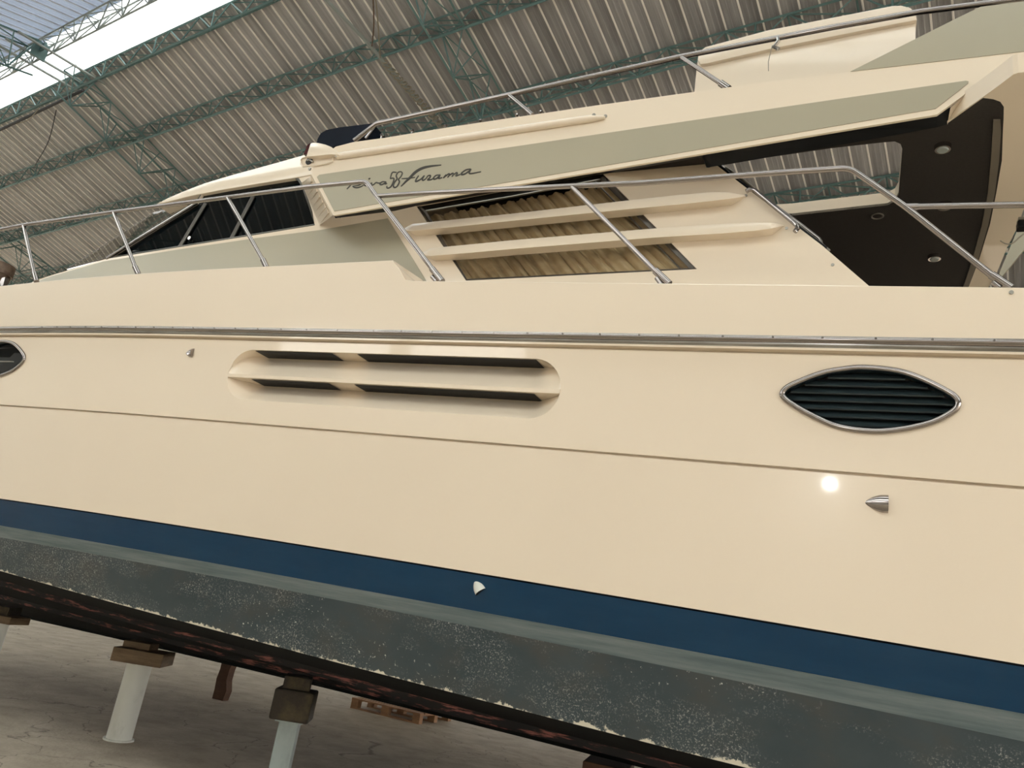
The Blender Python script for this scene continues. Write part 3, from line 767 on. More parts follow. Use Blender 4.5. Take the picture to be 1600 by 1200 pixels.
# saloon window
so = np.array(CAB.at(870, 360)); sw = empty('saloon_window', so - np.array(yacht.location), parent=yacht)
mb = MB(); mb.prism(P(CAB, swin, .045), (0, .006, 0)); mb.build('glass', GLASS, sw, smooth=0, origin=so)
mb = MB(); mb.prism(P(CAB, [(650, 321), (941, 268.5), (952, 279), (800, 307), (667, 330.5), (661, 330)], .02), (0, .01, 0)); mb.build('header_panel', BAND, sw, smooth=0, origin=so)
for q, r in (([(665, 330), (800, 307.5), (940, 280.5)], (.006, .010)), ([(654, 323), (664, 332), (727, 437)], (.008, .016)), ([(940, 278), (1084, 420)], (.010, .022)), ([(727, 437.5), (1088, 420)], (.006, .008)), ([(928, 282), (1064, 421)], (.005, .006))):
    mb = MB(); mb.tube(P(CAB, q, .022), r, 6, flat=(0, 1, 0)); mb.build('frame', ALU if r == (.006, .010) else DKALU, sw, origin=so)
mb = MB(); rows_ = []                                # pleated curtain
c0, c1, c2, c3 = CAB.at(655, 340, .09), CAB.at(975, 286, .09), CAB.at(1130, 428, .10), CAB.at(725, 446, .10)
NX = 260
for j in range(10):
    v = j / 9; row = []
    for i in range(NX + 1):
        u = i / NX
        p = (1 - v) * ((1 - u) * c0 + u * c1) + v * ((1 - u) * c3 + u * c2)
        ph = u * 17 * 2 * math.pi + 1.3 * math.sin(u * 23) + .5 * math.sin(v * 3 + u * 9)
        row.append(p + np.array([.012 * math.cos(ph + 1), .020 * math.sin(ph) + .008 * math.sin(2.7 * ph + 1) + .01 * math.sin(v * 6 + u * 7), 0]))
    rows_.append(row)
mb.grid(rows_); mb.build('curtain', CURT, sw, smooth=180, fixn=False, origin=so)

# louver bars across the window
def louver(up, lo, name='louver_bar'):
    mb = MB(); rows_ = []
    n = len(up)
    for i, (u, l) in enumerate(zip(up, lo)):
        k = min(1, min(i, n - 1 - i) / 1.0); d = .085 * (0 if i in (0, n - 1) else 1)
        a, b = CAB.at(*u, -d), CAB.at(*l, -d)
        rows_.append([np.array(a) + (0, d + .01, .0), np.array(a) + (0, .004, .006) , a, b, np.array(b) + (0, d + .01, .0)])
    mb.grid(rows_); part(mb, name, CREAM, smooth=40)
louver([(630, 358), (643, 350.5), (720, 342.5), (800, 334.5), (975, 314.5), (1060, 305.5), (1112, 301), (1140, 301.5), (1166, 306)],
       [(631, 359), (643, 361), (720, 353.5), (800, 345), (975, 327.5), (1060, 319.5), (1112, 314), (1140, 310.5), (1167, 306.5)])
louver([(656, 397), (672, 388.5), (740, 382), (800, 376), (1025, 357.5), (1130, 350.5), (1180, 348.5), (1205, 349), (1225, 352)],
       [(657, 398), (672, 400), (740, 394.5), (800, 389), (1025, 371), (1130, 364.5), (1180, 360.5), (1205, 357), (1226, 352.5)])
# vent column between the windows
vc = MB()
l0, l1 = CAB.at(471, 286, -.01), CAB.at(499, 352, -.01); r0, r1 = FLY.at(487, 274, .0), FLY.at(521, 336, .0)
vc.grid([[l0, l1], [r0, r1], [np.array(r0) + (.0, .2, 0), np.array(r1) + (-.10, .22, .10)]])
vo = part(vc, 'vent_column', CREAM, smooth=0)
nrm = np.cross(np.array(l1) - l0, np.array(r0) - np.array(l0)); nrm /= np.linalg.norm(nrm); nrm *= -1 if nrm[1] > 0 else 1
l0, l1, r0, r1 = map(np.array, (l0, l1, r0, r1))
f = lambda u, v: (l0 + (l1 - l0) * v) * (1 - u) + (r0 + (r1 - r0) * v) * u
for i in range(7):                                   # overlapping louvre plates, each kicked out at its lower corner
    v0, v1 = (i + .1) / 7.6, (i + 1.1) / 7.6
    h = nrm * .013
    mb = MB(); mb.add([f(.06, v0 + .05), f(.86, v0 - .02), f(.86, v1 - .02) + h, f(.06, v1 + .05), f(.86, v1 - .02)], [(0, 1, 2), (0, 2, 3), (3, 2, 4), (1, 4, 2)])
    mb.build('rib', CREAM, vo, smooth=0)

# flybridge side
fly_px = [(521, 336.5), (800, 290), (1100, 239.5), (1300, 206), (1464, 179), (1500, 153), (1544, 118.5), (1601, 84), (1601, 79.5), (1480, 94), (1330, 112), (1200, 128), (1085, 143.5), (940, 163.5), (800, 184), (700, 199), (600, 215.5), (552, 222), (525, 229), (515, 236), (498, 243), (491, 258), (486, 272.5)]
pocket_px = [(470, 250), (473, 246.5), (480, 245), (500, 243), (516, 241), (520, 245), (520, 252), (510, 255.5), (493, 258.5), (473, 260.5), (470, 256)]
fb = MB(); fb.prism(P(FLY, fly_px), (0, .018, 0))
flyo = part(fb, 'flybridge_side', CREAM, smooth=0)
fb = MB(); fb.prism([mir(p) for p in P(FLY, fly_px)], (0, -.04, 0)); part(fb, 'flybridge_side', CREAM, smooth=0)
stripe_px = [(499, 273), (495, 276.5), (522, 330), (700, 300), (800, 283.5), (1100, 232), (1300, 197.5), (1462, 169.5), (1513, 130), (1513.5, 127), (1509, 126), (1300, 156), (1000, 200), (800, 229.5), (640, 252)]
pp('grey_stripe', GREYP, FLY, stripe_px, .004, -.004, parent=flyo)
# aft face of the side and dark band inside it
e0 = P(FLY, [(1465, 179), (1485, 169.5), (1544, 118.5), (1601, 84)]); e1 = P(Pl(4.72, .1, 4.6), [(1480, 194), (1480, 194), (1535, 153), (1585, 116), (1602, 99)])
mb = MB(); k = [FLY.at(1485, 168.5, .01), FLY.at(1544, 118.5, .01), FLY.at(1601, 84, .01)]; i_ = [FLY.at(1480, 194.5, .14), FLY.at(1537, 153, .2), FLY.at(1601, 100, .2)]
mb.grid([k, i_]); part(mb, 'side_return', CREAM, smooth=0)
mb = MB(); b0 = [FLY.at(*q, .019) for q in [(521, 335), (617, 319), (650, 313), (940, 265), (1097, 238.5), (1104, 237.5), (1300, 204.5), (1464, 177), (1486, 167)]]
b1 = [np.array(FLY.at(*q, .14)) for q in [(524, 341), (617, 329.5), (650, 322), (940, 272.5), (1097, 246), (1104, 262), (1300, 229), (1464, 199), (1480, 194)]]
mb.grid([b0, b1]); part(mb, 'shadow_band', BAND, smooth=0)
# grab moulding
gm = MB(); gp = P(FLY, [(528, 244.5), (620, 231), (706, 218), (830, 199.5), (925, 185.5), (945, 183.5)], -.014); gm.tube(gp, [.030, .030, .030, .030, .028, .012], 10); part(gm, 'grab_moulding', CREAM, flyo, smooth=60)
for px, py in ((526, 243.5), (706, 215.5), (928, 180), (946, 182), (484, 264), (1108, 260.5), (1165.5, 306), (1229, 357), (1301, 414)):
    pl = FLY if py < 300 and px < 1000 or px == 484 else CAB
    off = -.032 if px in (526, 706, 928) else 0
    mb = MB(); c = np.array(pl.at(px, py, off)); mb.cyl(c + (0, .005, 0), c + (0, -.006, 0), .014 if px < 1000 else .010, n=10); part(mb, 'screw_cap', ALU, flyo if pl is FLY else cabin)
for px, py in ((596, 214), (644, 207), (696, 199.5), (750, 191.5), (807, 183), (844, 178)):
    mb = MB(); c = np.array(FLY.at(px, py, .03)); mb.cyl(c + (0, 0, -.03), c + (0, 0, .02), .008, n=8); mb.cyl(c + (0, 0, .012), c + (0, 0, .028), .016, .012, n=8); part(mb, 'cover_stud', STEEL, flyo)
mb = MB(); c = hat(1580, 457); mb.cyl(c, c + np.array([0, -.006, 0]), .010, n=10); part(mb, 'screw_cap', ALU, hull_o)

# navigation light
nl = MB(); nl.prism(P(FLY, [(478, 245), (485, 224), (489, 222.5), (497, 223), (508, 225.5), (517, 229), (526, 236), (530, 242), (517, 241), (497, 243)], -.05), (0, .14, 0))
nlo = part(nl, 'navigation_light', CREAM, smooth=30, bevel=.006)
mb = MB(); mb.prism(P(FLY, [(474.5, 241.5), (480, 226.5), (485, 223.5), (480.5, 241)], -.047), (0, .12, 0)); mb.build('red_lens', REDL, nlo, smooth=0, label='dark red lens'); 
for o in nlo.children: o.location = nlo.matrix_basis.inverted() @ (-(Vector(yacht.location)) + Vector(yacht.location) * 0) if False else o.location
mb = MB(); mb.prism(P(FLY, pocket_px, -.002), (0, .003, 0)); sc = part(mb, 'lamp_scoop', CREAM, smooth=0)
q = P(FLY, pocket_px, -.004)
mb = MB(); rimq = P(FLY, pocket_px, -.012); mb.tube(rimq, .006, 6, closed=True); mb.build('scoop_rim', CREAM, sc)
mb = MB(); c = np.array(FLY.at(483, 252, -.006)); mb.cyl(c + (0, .004, 0), c + (.0, -.004, 0), .035, n=14); mb.build('lamp_opening', BLACK, sc)
mb = MB(); mb.tube(P(FLY, [(480, 251), (484, 250), (489, 253)], -.014), .009, 6); mb.build('lamp_hook', ALU, sc)

# lettering on the stripe
def stroke(mb, pts, w0, w1=None, k=5):
    pts = [(520 + x / 6.154, 240 + y / 6.154) for x, y in pts]
    q = smoothpath([FLY.at(x, y, -.006) for x, y in pts], k); n = len(q)
    w1 = w1 or w0
    mb.tube(q, [(.0025, (w0 + (w1 - w0) * math.sin(math.pi * i / max(1, n - 1))) * .0062) for i in range(n)], 6, flat=(0, 1, 0))
lt = MB()
for s, a, b in [
    ([(135, 342), (160, 315), (178, 297)], .9, 1.2), ([(150, 300), (180, 293), (215, 289), (255, 287), (270, 294), (240, 307), (190, 313)], .7, 1.0), ([(190, 313), (205, 324), (235, 328), (270, 318), (292, 306)], .8, 1.2),
    ([(292, 306), (318, 286), (306, 304), (322, 309), (340, 298)], .8, 1.1), ([(343, 243), (360, 240)], 1.0, 1.4),
    ([(340, 298), (375, 283), (368, 303), (392, 298), (415, 279), (440, 284), (455, 281)], .8, 1.1),
    ([(510, 272), (480, 270), (458, 283), (456, 297), (480, 295), (512, 273), (500, 292), (522, 288)], .8, 1.2),
    ([(612, 181), (572, 182), (552, 240)], .8, 1.1), ([(552, 240), (580, 236), (588, 252), (570, 300), (548, 326), (522, 330), (520, 312)], .9, 1.2),
    ([(655, 173), (628, 180), (610, 212), (618, 242), (596, 272), (582, 305), (592, 325), (616, 316), (640, 272), (632, 248), (655, 220), (668, 188), (655, 173)], .9, 1.2),
    ([(655, 316), (700, 270), (745, 228), (795, 178), (860, 141), (940, 121), (1042, 110)], .8, 2.6), ([(662, 241), (715, 238), (790, 228)], .6, 1.0),
    ([(825, 212), (803, 245), (797, 267), (822, 260), (850, 242), (878, 212)], .9, 1.4), ([(880, 210), (860, 247), (872, 256), (896, 240)], .9, 1.2),
    ([(896, 240), (915, 214), (938, 212), (932, 232), (912, 252), (945, 250), (962, 240)], .8, 1.3),
    ([(1030, 205), (992, 210), (967, 236), (977, 246), (1005, 234), (1030, 206), (1018, 238), (1052, 230)], .9, 1.3),
    ([(1062, 236), (1092, 200)], .9, 1.3), ([(1080, 220), (1112, 196), (1122, 203), (1104, 230)], .8, 1.3), ([(1114, 214), (1148, 191), (1160, 197), (1146, 222)], .8, 1.3), ([(1154, 208), (1186, 184), (1196, 191), (1184, 214), (1225, 200)], .8, 1.2),
    ([(1325, 148), (1282, 156), (1242, 184), (1238, 201), (1270, 195), (1312, 166), (1330, 148)], .9, 1.4), ([(1326, 156), (1312, 188), (1345, 190), (1425, 174)], .8, 1.2)]:
    stroke(lt, s, a, b)
part(lt, 'lettering', INK, flyo, smooth=60, fixn=True)

# flybridge windscreen, rail, seat, wing
WSP = Pl(4.75, .1, 5.2)
mb = MB(); mb.prism(P(WSP, [(494, 228), (496, 217.5), (501, 208.5), (510, 203), (530, 199), (560, 195.5), (583, 192.5), (572, 205), (553, 222), (520, 229)]), (0, 2 * (YC - 4.8), 0)); fs = part(mb, 'flybridge_windscreen', CANVAS, smooth=0)
mb = MB(); mb.prism(P(Pl(4.70, .1, 5.2), [(552, 219), (586, 191.5), (590, 193), (571, 215)]), (0, .012, 0)); mb.build('side_pane', GLASS, fs, smooth=0)
mb = MB(); mb.tube(P(Pl(4.70, .1, 5.2), [(571, 216), (589, 193)]), .012, 8); mb.build('side_frame', STEEL, fs)
TR = Pl(4.62, .1, 5.2)
tro = empty('top_rail', -np.array(yacht.location), parent=yacht)
def rod(name, plane, px, r, parent, rnd=0, n=10, m=STEEL):
    q = P(plane, px); q = rounded(q, rnd) if rnd else q
    mb = MB(); mb.tube(q, r, n); return mb.build(name, m, parent, smooth=60)
rod('tube', TR, [(553, 220), (588, 193), (800, 147), (1062, 89), (1300, 43), (1440, 18), (1536, 6), (1640, -6)], 0.0201, tro)
rod('brace', TR, [(795, 148), (832, 179)], 0.0171, tro); rod('brace', TR, [(1064, 89), (1130, 133)], 0.0165, tro); rod('brace_foot', TR, [(1126, 130), (1139, 139)], 0.0256, tro)
c = np.array(TR.at(1214, 66)); mb = MB(); mb.tube([c + (0, 0, .05), c + (.01, -.01, .0), c + (-.02, 0, -.04), c + (.015, -.01, -.07)], .014, 8); mb.build('rail_clip', RUBST, tro)
mb = MB(); mb.tube([c + (-.03, -.01, -.03), c + (-.05, 0, -.16), c + (-.045, 0, -.24)], .003, 5); mb.build('lashing_cord', ROPE, tro)
SEAT = Pl(5.25, .06, 5.9)
seat_px = [(1080, 160), (1085, 143), (1088, 112), (1091, 88), (1095, 79), (1103, 73.5), (1200, 47.5), (1300, 28), (1394, 9.5), (1408, 9), (1420, 12), (1428, 19), (1430.5, 30), (1430.5, 62), (1430, 120)]
mb = MB(); mb.prism(P(SEAT, seat_px), (0, .5, 0)); seat = part(mb, 'flybridge_seat', CREAM, smooth=0)
mb = MB(); mb.prism(P(SEAT, [(1090, 93), (1093, 80), (1102, 73), (1200, 47), (1300, 27.5), (1394, 9), (1410, 8.5), (1423, 12), (1431, 20), (1433, 31), (1400, 37), (1300, 57), (1200, 77), (1104, 99), (1094, 100)], -.035), (0, .3, 0)); part(mb, 'seat_cap', CREAM, seat, smooth=40, bevel=.02)
WING = Pl(4.36, .10, 4.6)
pp('grey_wing', GREYP, FLY, [(1329, 111.5), (1380, 86), (1440, 56), (1500, 26), (1532, 10.5), (1600, 2), (1680, -8), (1720, 60), (1601, 80), (1480, 94)], .04, -.004, smooth=0)

# cockpit overhang with its dark headliner, stair hatch and lamps
ZC = 4.90
hatch = [(1100, 270), (1128, 258.5), (1200, 246), (1300, 231.5), (1380, 222.5), (1398, 221), (1407, 225), (1410, 233), (1409, 245), (1404, 304), (1398, 315), (1386, 321), (1330, 327), (1238, 337), (1150, 352)]
hx = [atZ(*q, ZC) for q in hatch]; hx[0] = np.array([-1.15, hx[1][1] , ZC]); hx[-1] = np.array([-1.15, hx[-2][1], ZC])
liner = [atZ(*q, ZC) for q in [(700, 310), (1096, 244), (1104, 262), (1300, 229), (1464, 198), (1480, 193), (1536, 153), (1552, 155), (1563, 159), (1568.5, 167), (1568, 187), (1567, 205), (1565.5, 250), (1557, 300), (1547, 350), (1530, 405), (1514, 447)]]
ylast = 8.3
liner += [np.array([liner[-1][0] - .12, ylast, ZC]), np.array([-3.2, ylast, ZC])]
ov = MB(); ov.prism(liner, (0, 0, .02), [hx]); ovo = part(ov, 'overhang_ceiling', LINER, smooth=0)
mb = MB(); mb.grid([[*hx, hx[0]], [*[p + np.array([0, 0, .11]) for p in hx], hx[0] + np.array([0, 0, .11])]]); mb.build('hatch_lining', CREAM, ovo, smooth=30)
slab = [atZ(*q, ZC) for q in [(1480, 190), (1535, 152), (1560, 134), (1583, 116.5)]] + [np.array([.764, 4.17, ZC]), np.array([1.05, 4.2, ZC]), np.array([1.35, 4.5, ZC])] + [np.array([1.25, 5.2, ZC])] + [atZ(*q, ZC) for q in [(1599.5, 327), (1589, 357), (1573, 388), (1558, 425), (1545, 448)]]
slab += [np.array([slab[-1][0] - .1, ylast + .3, ZC]), np.array([-.3, ylast + .3, ZC]), np.array([-.3, 6.5, ZC]), np.array([-.0, 6.0, ZC])]
lin_r = [atZ(*q, ZC) for q in [(1480, 193), (1536, 153), (1552, 155), (1563, 159), (1568.5, 167), (1568, 187), (1567, 205), (1565.5, 250), (1557, 300), (1547, 350), (1530, 405), (1514, 447)]]
outer = slab[:13]; mb = MB()
mb.prism([p + np.array([0, 0, -.0]) for p in outer[:]] + [np.array([outer[-1][0] - .15, ylast, ZC])] + [np.array([lin_r[-1][0] - .12, ylast, ZC])] + lin_r[::-1], (0, 0, .13)); part(mb, 'overhang_lip', CREAM, smooth=20, bevel=.0)
mb = MB(); ti = [atZ(*q, ZC - .004) for q in [(1552, 186), (1551, 205), (1548, 250), (1543.5, 300), (1534, 350), (1519, 405), (1505, 447)]]; to = [atZ(*q, ZC - .004) for q in [(1563, 186), (1564, 205), (1561, 250), (1554.5, 300), (1544, 350), (1528, 405), (1513, 447)]]
mb.prism(ti + to[::-1], (0, 0, -.012)); mb.build('trim_strip', TRIM, ovo, smooth=0)
for (px, py) in ((1473, 228), (1460, 400), (1371, 337)):
    c = atZ(px, py, ZC); mb = MB()
    if px == 1371:
        mb.tube([c + np.array([.04 * math.cos(t), .04 * math.sin(t), -.004]) for t in np.linspace(0, 6.283, 13)[:-1]], .006, 6, closed=True); mb.build('hook_ring', ALU, ovo); continue
    mb.cyl(c, c + np.array([0, 0, -.03]), .050, .046, 18); l = mb.build('downlight', STEEL, ovo, smooth=40)
    mb = MB(); mb.cyl(c + np.array([0, 0, -.028]), c + np.array([0, 0, -.038]), .036, .030, 16); mb.build('downlight_glass', PALET, ovo, smooth=40)
c = atZ(1476, 319, ZC); mb = MB(); mb.cyl(c, c + np.array([0, 0, -.03]), .05, .045, 16); mb.build('downlight', STEEL, ovo, smooth=40)
# far side wing seen past the overhang
FARW = Pl(8.2)
mb = MB(); mb.prism([np.array([1.0, 8.2, 3.6])] + P(FARW, [(1562, 425), (1600, 335), (1612, 308), (1656, 308), (1640, 340), (1600, 390), (1562, 436)]) + [np.array([1.12, 8.2, 3.6])], (0, .06, 0)); part(mb, 'far_side_wing', GREYP, smooth=0)
mb = MB(); c = np.array(Pl(5.6).at(1597, 357)); mb.box(c + (.02, 0, .02), (.10, .08, .06)); cl = part(mb, 'side_curtain_clip', BAND, smooth=0, bevel=.01)
mb = MB(); mb.box(c + (.02, 0, .062), (.09, .07, .02)); mb.build('clip_plate', ALU, cl)
mb = MB(); mb.tube(smoothpath(P(Pl(5.6), [(1563, 376), (1572, 381), (1582, 380), (1592, 372), (1600, 365)]), 4), .005, 6); mb.build('clip_cable', ROPE, cl)

# deck rails
br = empty('bow_rail', -np.array(yacht.location), parent=yacht)
BR = Pl(4.08, .0)
rod('tube', BR, [(-160, 374), (0, 359), (35, 352), (177, 331.5), (355, 308.5), (480, 292), (572, 283.5), (588, 306), (683, 430)], 0.0177, br, rnd=.05)
for a, b in (((37, 352), (55, 434)), ((178, 332), (214, 424)), ((356, 309), (414, 412))):
    rod('stanchion', BR, [a, b], 0.0165, br)
for b, t in (((53.5, 427), (57, 440)), ((211, 417), (217, 430)), ((411, 406), (417, 419)), ((675, 420), (691, 440))):
    rod('base_fitting', BR, [b, t], 0.0232, br)
ar = empty('side_rail', -np.array(yacht.location), parent=yacht)
rod('tube', BR, [(588, 306.5), (650, 302.5), (800, 295), (1000, 286), (1200, 271), (1328, 262.5), (1415, 323), (1553, 433)], 0.0171, ar, rnd=.05)
rod('stanchion', BR, [(893, 291), (1030, 430)], 0.0152, ar); rod('base_fitting', BR, [(1024, 423), (1046, 444)], 0.0226, ar)
rod('base_fitting', BR, [(1549, 429.5), (1580, 450)], 0.0214, ar); rod('gate_rail', BR, [(1414, 323.5), (1500, 321.5), (1640, 319)], 0.0165, ar); rod('socket', BR, [(1416, 323.5), (1434, 323)], 0.0195, ar)
rod('base_fitting', BR, [(1551, 441), (1562, 450)], 0.0146, ar); rod('base_fitting', BR, [(1026, 434), (1034, 445)], 0.0146, ar); rod('base_fitting', BR, [(675, 432), (682, 440)], 0.0146, br)
ca = empty('cabin_grab_rail', -np.array(yacht.location), parent=yacht); GR = Pl(4.58, .14, 3.9)
rod('tube', GR, [(1166, 299), (1171, 296), (1179, 297), (1237, 345), (1245, 352), (1246, 357), (1242, 362)], .016, ca)
rod('tube', Pl(4.72, .14, 3.9), [(1128, 260), (1165, 288), (1250, 350), (1280, 373), (1285, 381), (1285, 392)], .011, ca)
rod('door_edge', Pl(4.68, .14, 3.9), [(1122, 258), (1150, 280), (1290, 388)], .013, ca, m=BAND)
rod('door_edge', Pl(4.70, .14, 3.9), [(1134, 262), (1160, 280), (1296, 392)], .010, ca, m=ALU)

# windlass on the foredeck
WL = Pl(5.55); c0, c1 = np.array(WL.at(0, 446)), np.array(WL.at(0, 409)); c = np.array([WL.at(5, 425)[0] - .16, 5.6, c0[2]])
zt_ = WL.at(20, 413)[2]; zl = WL.at(20, 425)[2]; zb_ = WL.at(20, 460)[2]
rr_ = .16
wl = empty('windlass', c - np.array(yacht.location), parent=yacht)
mb = MB(); mb.cyl((c[0], c[1], zl), (c[0], c[1], zt_ + .03), rr_, rr_ * .96, 28); mb.build('drum_cap', RUST, wl, smooth=40, origin=c)
mb = MB(); mb.tube([(c[0], c[1], zl), (c[0], c[1], zl - .12), (c[0], c[1], zb_ - .1)], [rr_ * .86, rr_ * .8, rr_ * .72], 28); mb.build('drum', RUST, wl, smooth=40, origin=c)
mb = MB(); q = P(Pl(5.4), [(0, 440), (3, 434), (8, 433), (5, 445), (2, 452)]); mb.prism(q, (0, .05, 0)); mb.build('pawl', STEEL, wl, smooth=0, origin=c)

# ================================================================== PROPS UNDER THE HULL
def slab_obj(name, c, d, rz, m, label, cat, tilt=0, group=None, bevel=.006):
    mb = MB(); mb.box(c, d, rz); o = mb.build(name, m, smooth=0, bevel=bevel, origin=np.array(c) - np.array([0, 0, d[2] / 2]))
    if tilt: o.rotation_euler = (0, tilt, 0)
    return tag(o, label, cat, group)
p0 = atZ(185, 1156, 0); YP = p0[1]
zt1 = atY(214, 1034, YP)[2]; xt = atY(214, 1034, YP)[0]
st = empty('hull_stand', p0, 'white round steel post on a flat base plate under the hull', 'stand')
mb = MB(); mb.tube([(p0[0], YP, .012), (p0[0], YP, zt1)], .112, 28); mb.build('post', POSTW, st, smooth=40, origin=p0)
mb = MB(); mb.cyl((p0[0], YP, 0), (p0[0], YP, .014), .135, n=28); mb.build('base_plate', POSTW, st, smooth=40, origin=p0)
zb1 = atY(214, 1012, YP)[2]
slab_obj('timber_block', (p0[0] + .02, YP, (zt1 + zb1) / 2), (.46, .36, zb1 - zt1), .5, WOOD, 'thick pale timber slab lying on the white round post', 'block')
def bottom_z(X, Y):
    Ys = [bY(4.36, X), bY(4.85, X), bY(5.55, X), YC - .05]; Z = [zf_ch(X), zs1(X) - .02, zs2(X) - .02, zk(X)]
    return float(np.interp(Y, Ys, Z))
hz = bottom_z(p0[0], YP) - .03
slab_obj('timber_wedge', (p0[0] - .05, YP, (zb1 + hz) / 2), (.26, .2, max(.03, hz - zb1 - .004)), .4, WOOD, 'small timber wedge between the slab of the white post and the hull', 'wedge')
# square steel post
Y2 = 5.2; X2 = float(atY(455, 1122, Y2)[0]); z2 = float(atY(455, 1124, Y2)[2])
st2 = empty('hull_stand', (X2, Y2, 0), 'grey green square steel post under a dark timber block', 'stand')
mb = MB(); mb.box((X2, Y2, z2 / 2), (.145, .145, z2), math.radians(28)); mb.build('post', POSTG, st2, smooth=0, bevel=.012, origin=(X2, Y2, 0))
mb = MB(); mb.box((X2, Y2, .008), (.34, .34, .016), math.radians(28)); mb.build('base_plate', POSTG, st2, smooth=0, origin=(X2, Y2, 0))
mb = MB(); mb.box((X2, Y2, z2 - .006), (.2, .2, .012), math.radians(28)); mb.build('head_plate', POSTG, st2, smooth=0, origin=(X2, Y2, 0))
hz2 = bottom_z(X2, Y2) - .02
zz = float(atY(455, 1074, Y2)[2])
slab_obj('timber_block', (X2, Y2, (z2 + zz) / 2), (.29, .27, zz - z2), math.radians(28), DWOOD, 'dark tarred timber block on the square grey green post', 'block', bevel=.015)
slab_obj('timber_wedge', (X2 - .01, Y2, (zz + hz2) / 2), (.2, .22, max(.02, hz2 - zz - .004)), math.radians(34), DWOOD, 'thin dark wedge between the tarred block and the hull', 'wedge')
# small stand at the left edge
YL = 5.75; pl = atY(4, 972, YL); XL = float(pl[0]); zL = float(pl[2]); zL2 = float(atY(4, 960, YL)[2])
st3 = empty('hull_stand', (XL, YL, 0), 'slim pale steel post, the hull stand nearest the bow', 'stand')
mb = MB(); mb.cyl((XL, YL, 0), (XL, YL, zL), .07, n=20); mb.build('post', POSTW, st3, smooth=40, origin=(XL, YL, 0))
slab_obj('timber_block', (XL + .02, YL, (zL + zL2) / 2), (.36, .3, max(.03, zL2 - zL)), .3, WOOD, 'brown timber slab on the slim post nearest the bow', 'block')
hz3 = bottom_z(XL, YL) - .05
if hz3 - zL2 > .02: slab_obj('timber_wedge', (XL, YL, (zL2 + hz3) / 2), (.2, .2, hz3 - zL2 - .004), .3, DWOOD, 'dark wedge above the slab nearest the bow', 'wedge')
# rough timber prop beyond the keel
tp0 = atZ(344, 1093, 0); mb = MB(); YT = tp0[1]
tz = float(atY(356, 1030, YT)[2]); xt = float(atY(359, 1030, YT)[0])
rows_ = []
for i in range(6):
    t = i / 5; cx = tp0[0] + (xt - tp0[0]) * t * .4 + .015 * math.sin(i * 2.1); w_ = .085 + .012 * math.sin(i * 1.7)
    rows_.append([(cx - w_, YT - .06, tz * 1.25 * t), (cx + w_, YT - .05, tz * 1.25 * t), (cx + w_ * .9, YT + .07, tz * 1.25 * t), (cx - w_ * .9, YT + .06, tz * 1.25 * t)])
mb.grid(rows_, closed=True); mb.f += [(3, 2, 1, 0), (20, 21, 22, 23)]; mb.mi += [0, 0]
tag(mb.build('timber_prop', RWOOD, smooth=0, origin=tp0), 'rough reddish brown timber prop standing beyond the keel', 'prop')
# timber under the keel at the bottom edge
kp = atY(950, 1190, 6.3); zkp = zk(float(kp[0])) - .01
kt = tag(empty('keel_block', (kp[0], 6.35, 0)), 'reddish stack of timbers directly under the keel', 'block')
for i in range(4):
    mb = MB(); h = zkp / 4; mb.box((kp[0] - .0, 6.35, h * (i + .5)), (.30 if i % 2 == 0 else .34, .5, h - .003), .05 * i); mb.build('timber', RWOOD, kt, smooth=0, bevel=.006, origin=(kp[0], 6.35, 0))
# pallet
pa, pb = atZ(547, 1106, 0), atZ(654, 1132, 0); dv = pb - pa; Lp = np.linalg.norm(dv); rz = math.atan2(dv[1], dv[0])
ux, uy = np.array([math.cos(rz), math.sin(rz), 0]), np.array([-math.sin(rz), math.cos(rz), 0])
pal = empty('pallet', pa, 'reddish wooden pallet lying on the floor beyond the keel', 'pallet')
at_ = lambda x, y, z: pa + ux * x + uy * y + np.array([0, 0, z])
PALW = mat('orange_pallet_wood', (0.36, 0.19, 0.085), 0.8, noise=((0.20, 0.10, 0.05), (4, 4, 14), 6, .35, .7))
for y in (.05, .5, .95):
    for x in (.06, Lp / 2, Lp - .06):
        mb = MB(); mb.box(at_(x, y, .062), (.12, .1, .085), rz); mb.build('block', PALW, pal, smooth=0, bevel=.004, origin=pa)
    mb = MB(); mb.box(at_(Lp / 2, y, .01), (Lp, .1, .02), rz); mb.build('skid_board', PALW, pal, smooth=0, origin=pa)
for x in (.06, Lp / 2, Lp - .06):
    mb = MB(); mb.box(at_(x, .5, .115), (.12, 1.0, .02), rz); mb.build('stringer', PALW, pal, smooth=0, origin=pa)
for i in range(7):
    mb = MB(); mb.box(at_(Lp / 2, .05 + i * .15, .136), (Lp, .11, .02), rz + random.uniform(-.01, .01)); mb.build('deck_board', PALW, pal, smooth=0, bevel=.002, origin=pa)

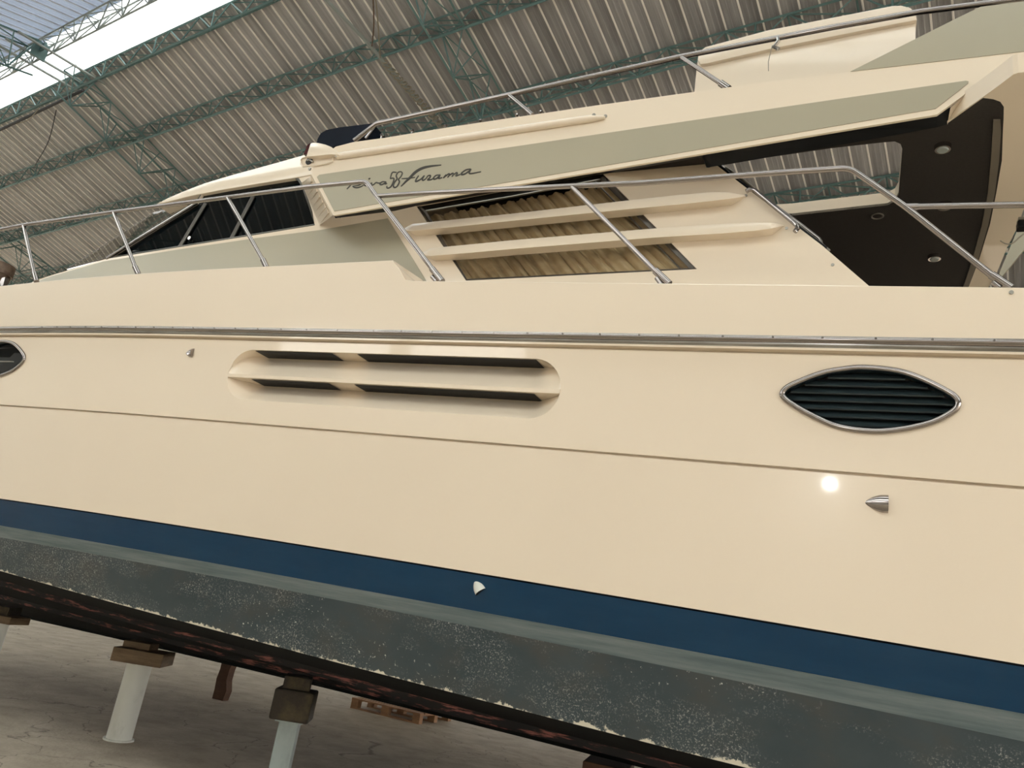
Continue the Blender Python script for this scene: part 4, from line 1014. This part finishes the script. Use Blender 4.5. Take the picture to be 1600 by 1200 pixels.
# ================================================================== THINGS HANGING UNDER THE ROOF
def onroof(px, py, drop):                            # point under a pixel, drop below the far slope
    d = ray(px, py); n = np.array([*(HAW[:2] * SL), 1.0])
    t = (H - drop + SL * RA - EYE[2]) / (n.dot(d)); return EYE + d * t
a, b = onroof(-40, 222, .75), onroof(130, 141, .75)
mb = MB(); mb.tube([a, b], .03, 8); hpipe = tag(mb.build('hanging_pipe', BLACK, origin=a), 'thin dark pipe slung under the roof sheets near the skylight', 'pipe')
for (p, q), lab in ((((18, 195), (62, 168)), 'short pale cord looped over the thin dark pipe'), (((88, 172), (55, 258)), 'thin dark wire hanging from the dark pipe')):
    mb = MB(); mb.tube(smoothpath([onroof(*p, .7), onroof((p[0] + q[0]) / 2 + 4, (p[1] + q[1]) / 2 + 6, .8), onroof(*q, .75)], 5), .010, 5)
    mb.build('hanging_wire', ROPE if 'pale' in lab else BLACK, hpipe, label=lab)
mb = MB(); mb.tube([onroof(505, -5, .5), onroof(570, 62, .5), onroof(690, 200, .5)], .03, 8); cpole = tag(mb.build('conduit_pole', PALET), 'pale slanting conduit pole with a rope wound round its lower end', 'pole')
q = []
for i in range(90):
    t = i / 89; px, py = 598 + 95 * t, 95 + 105 * t; q.append(onroof(px + 6 * math.sin(i * 1.1), py + 4 * math.cos(i * 1.1), .56 + .07 * math.cos(i * 1.1)))
mb = MB(); mb.tube(q, .014, 5); mb.build('rope', ROPE, cpole)
for pts, lab, m in (([(587, 0), (590, 30), (594, 90)], 'thin pale hanging cable crossing the middle purlin', ROPE), ([(583, 0), (584, 40), (581, 72)], 'thin rusty hanging cable left of the pale one', RUST)):
    mb = MB(); mb.tube(smoothpath([onroof(*p, .6) for p in pts], 4), .012, 5); tag(mb.build('hanging_cable', m), lab, 'cable')
# unseen point light, added only to make a glint in the glossy topside
g0, gx, gz = hat(1297, 753), hat(1305, 753), hat(1297, 761)
n_ = np.cross(gx - g0, gz - g0); n_ /= np.linalg.norm(n_); d_ = ray(1297, 753); d_ /= np.linalg.norm(d_)
rf = d_ - 2 * d_.dot(n_) * n_
ld = bpy.data.lights.new('glint_light', 'POINT'); ld.energy = 25; ld.shadow_soft_size = .032
lo_ = bpy.data.objects.new('glint_light', ld); COL.objects.link(lo_); lo_.location = tuple(g0 + rf * 8.0)
print('LAMP', g0 + rf * 8.0)
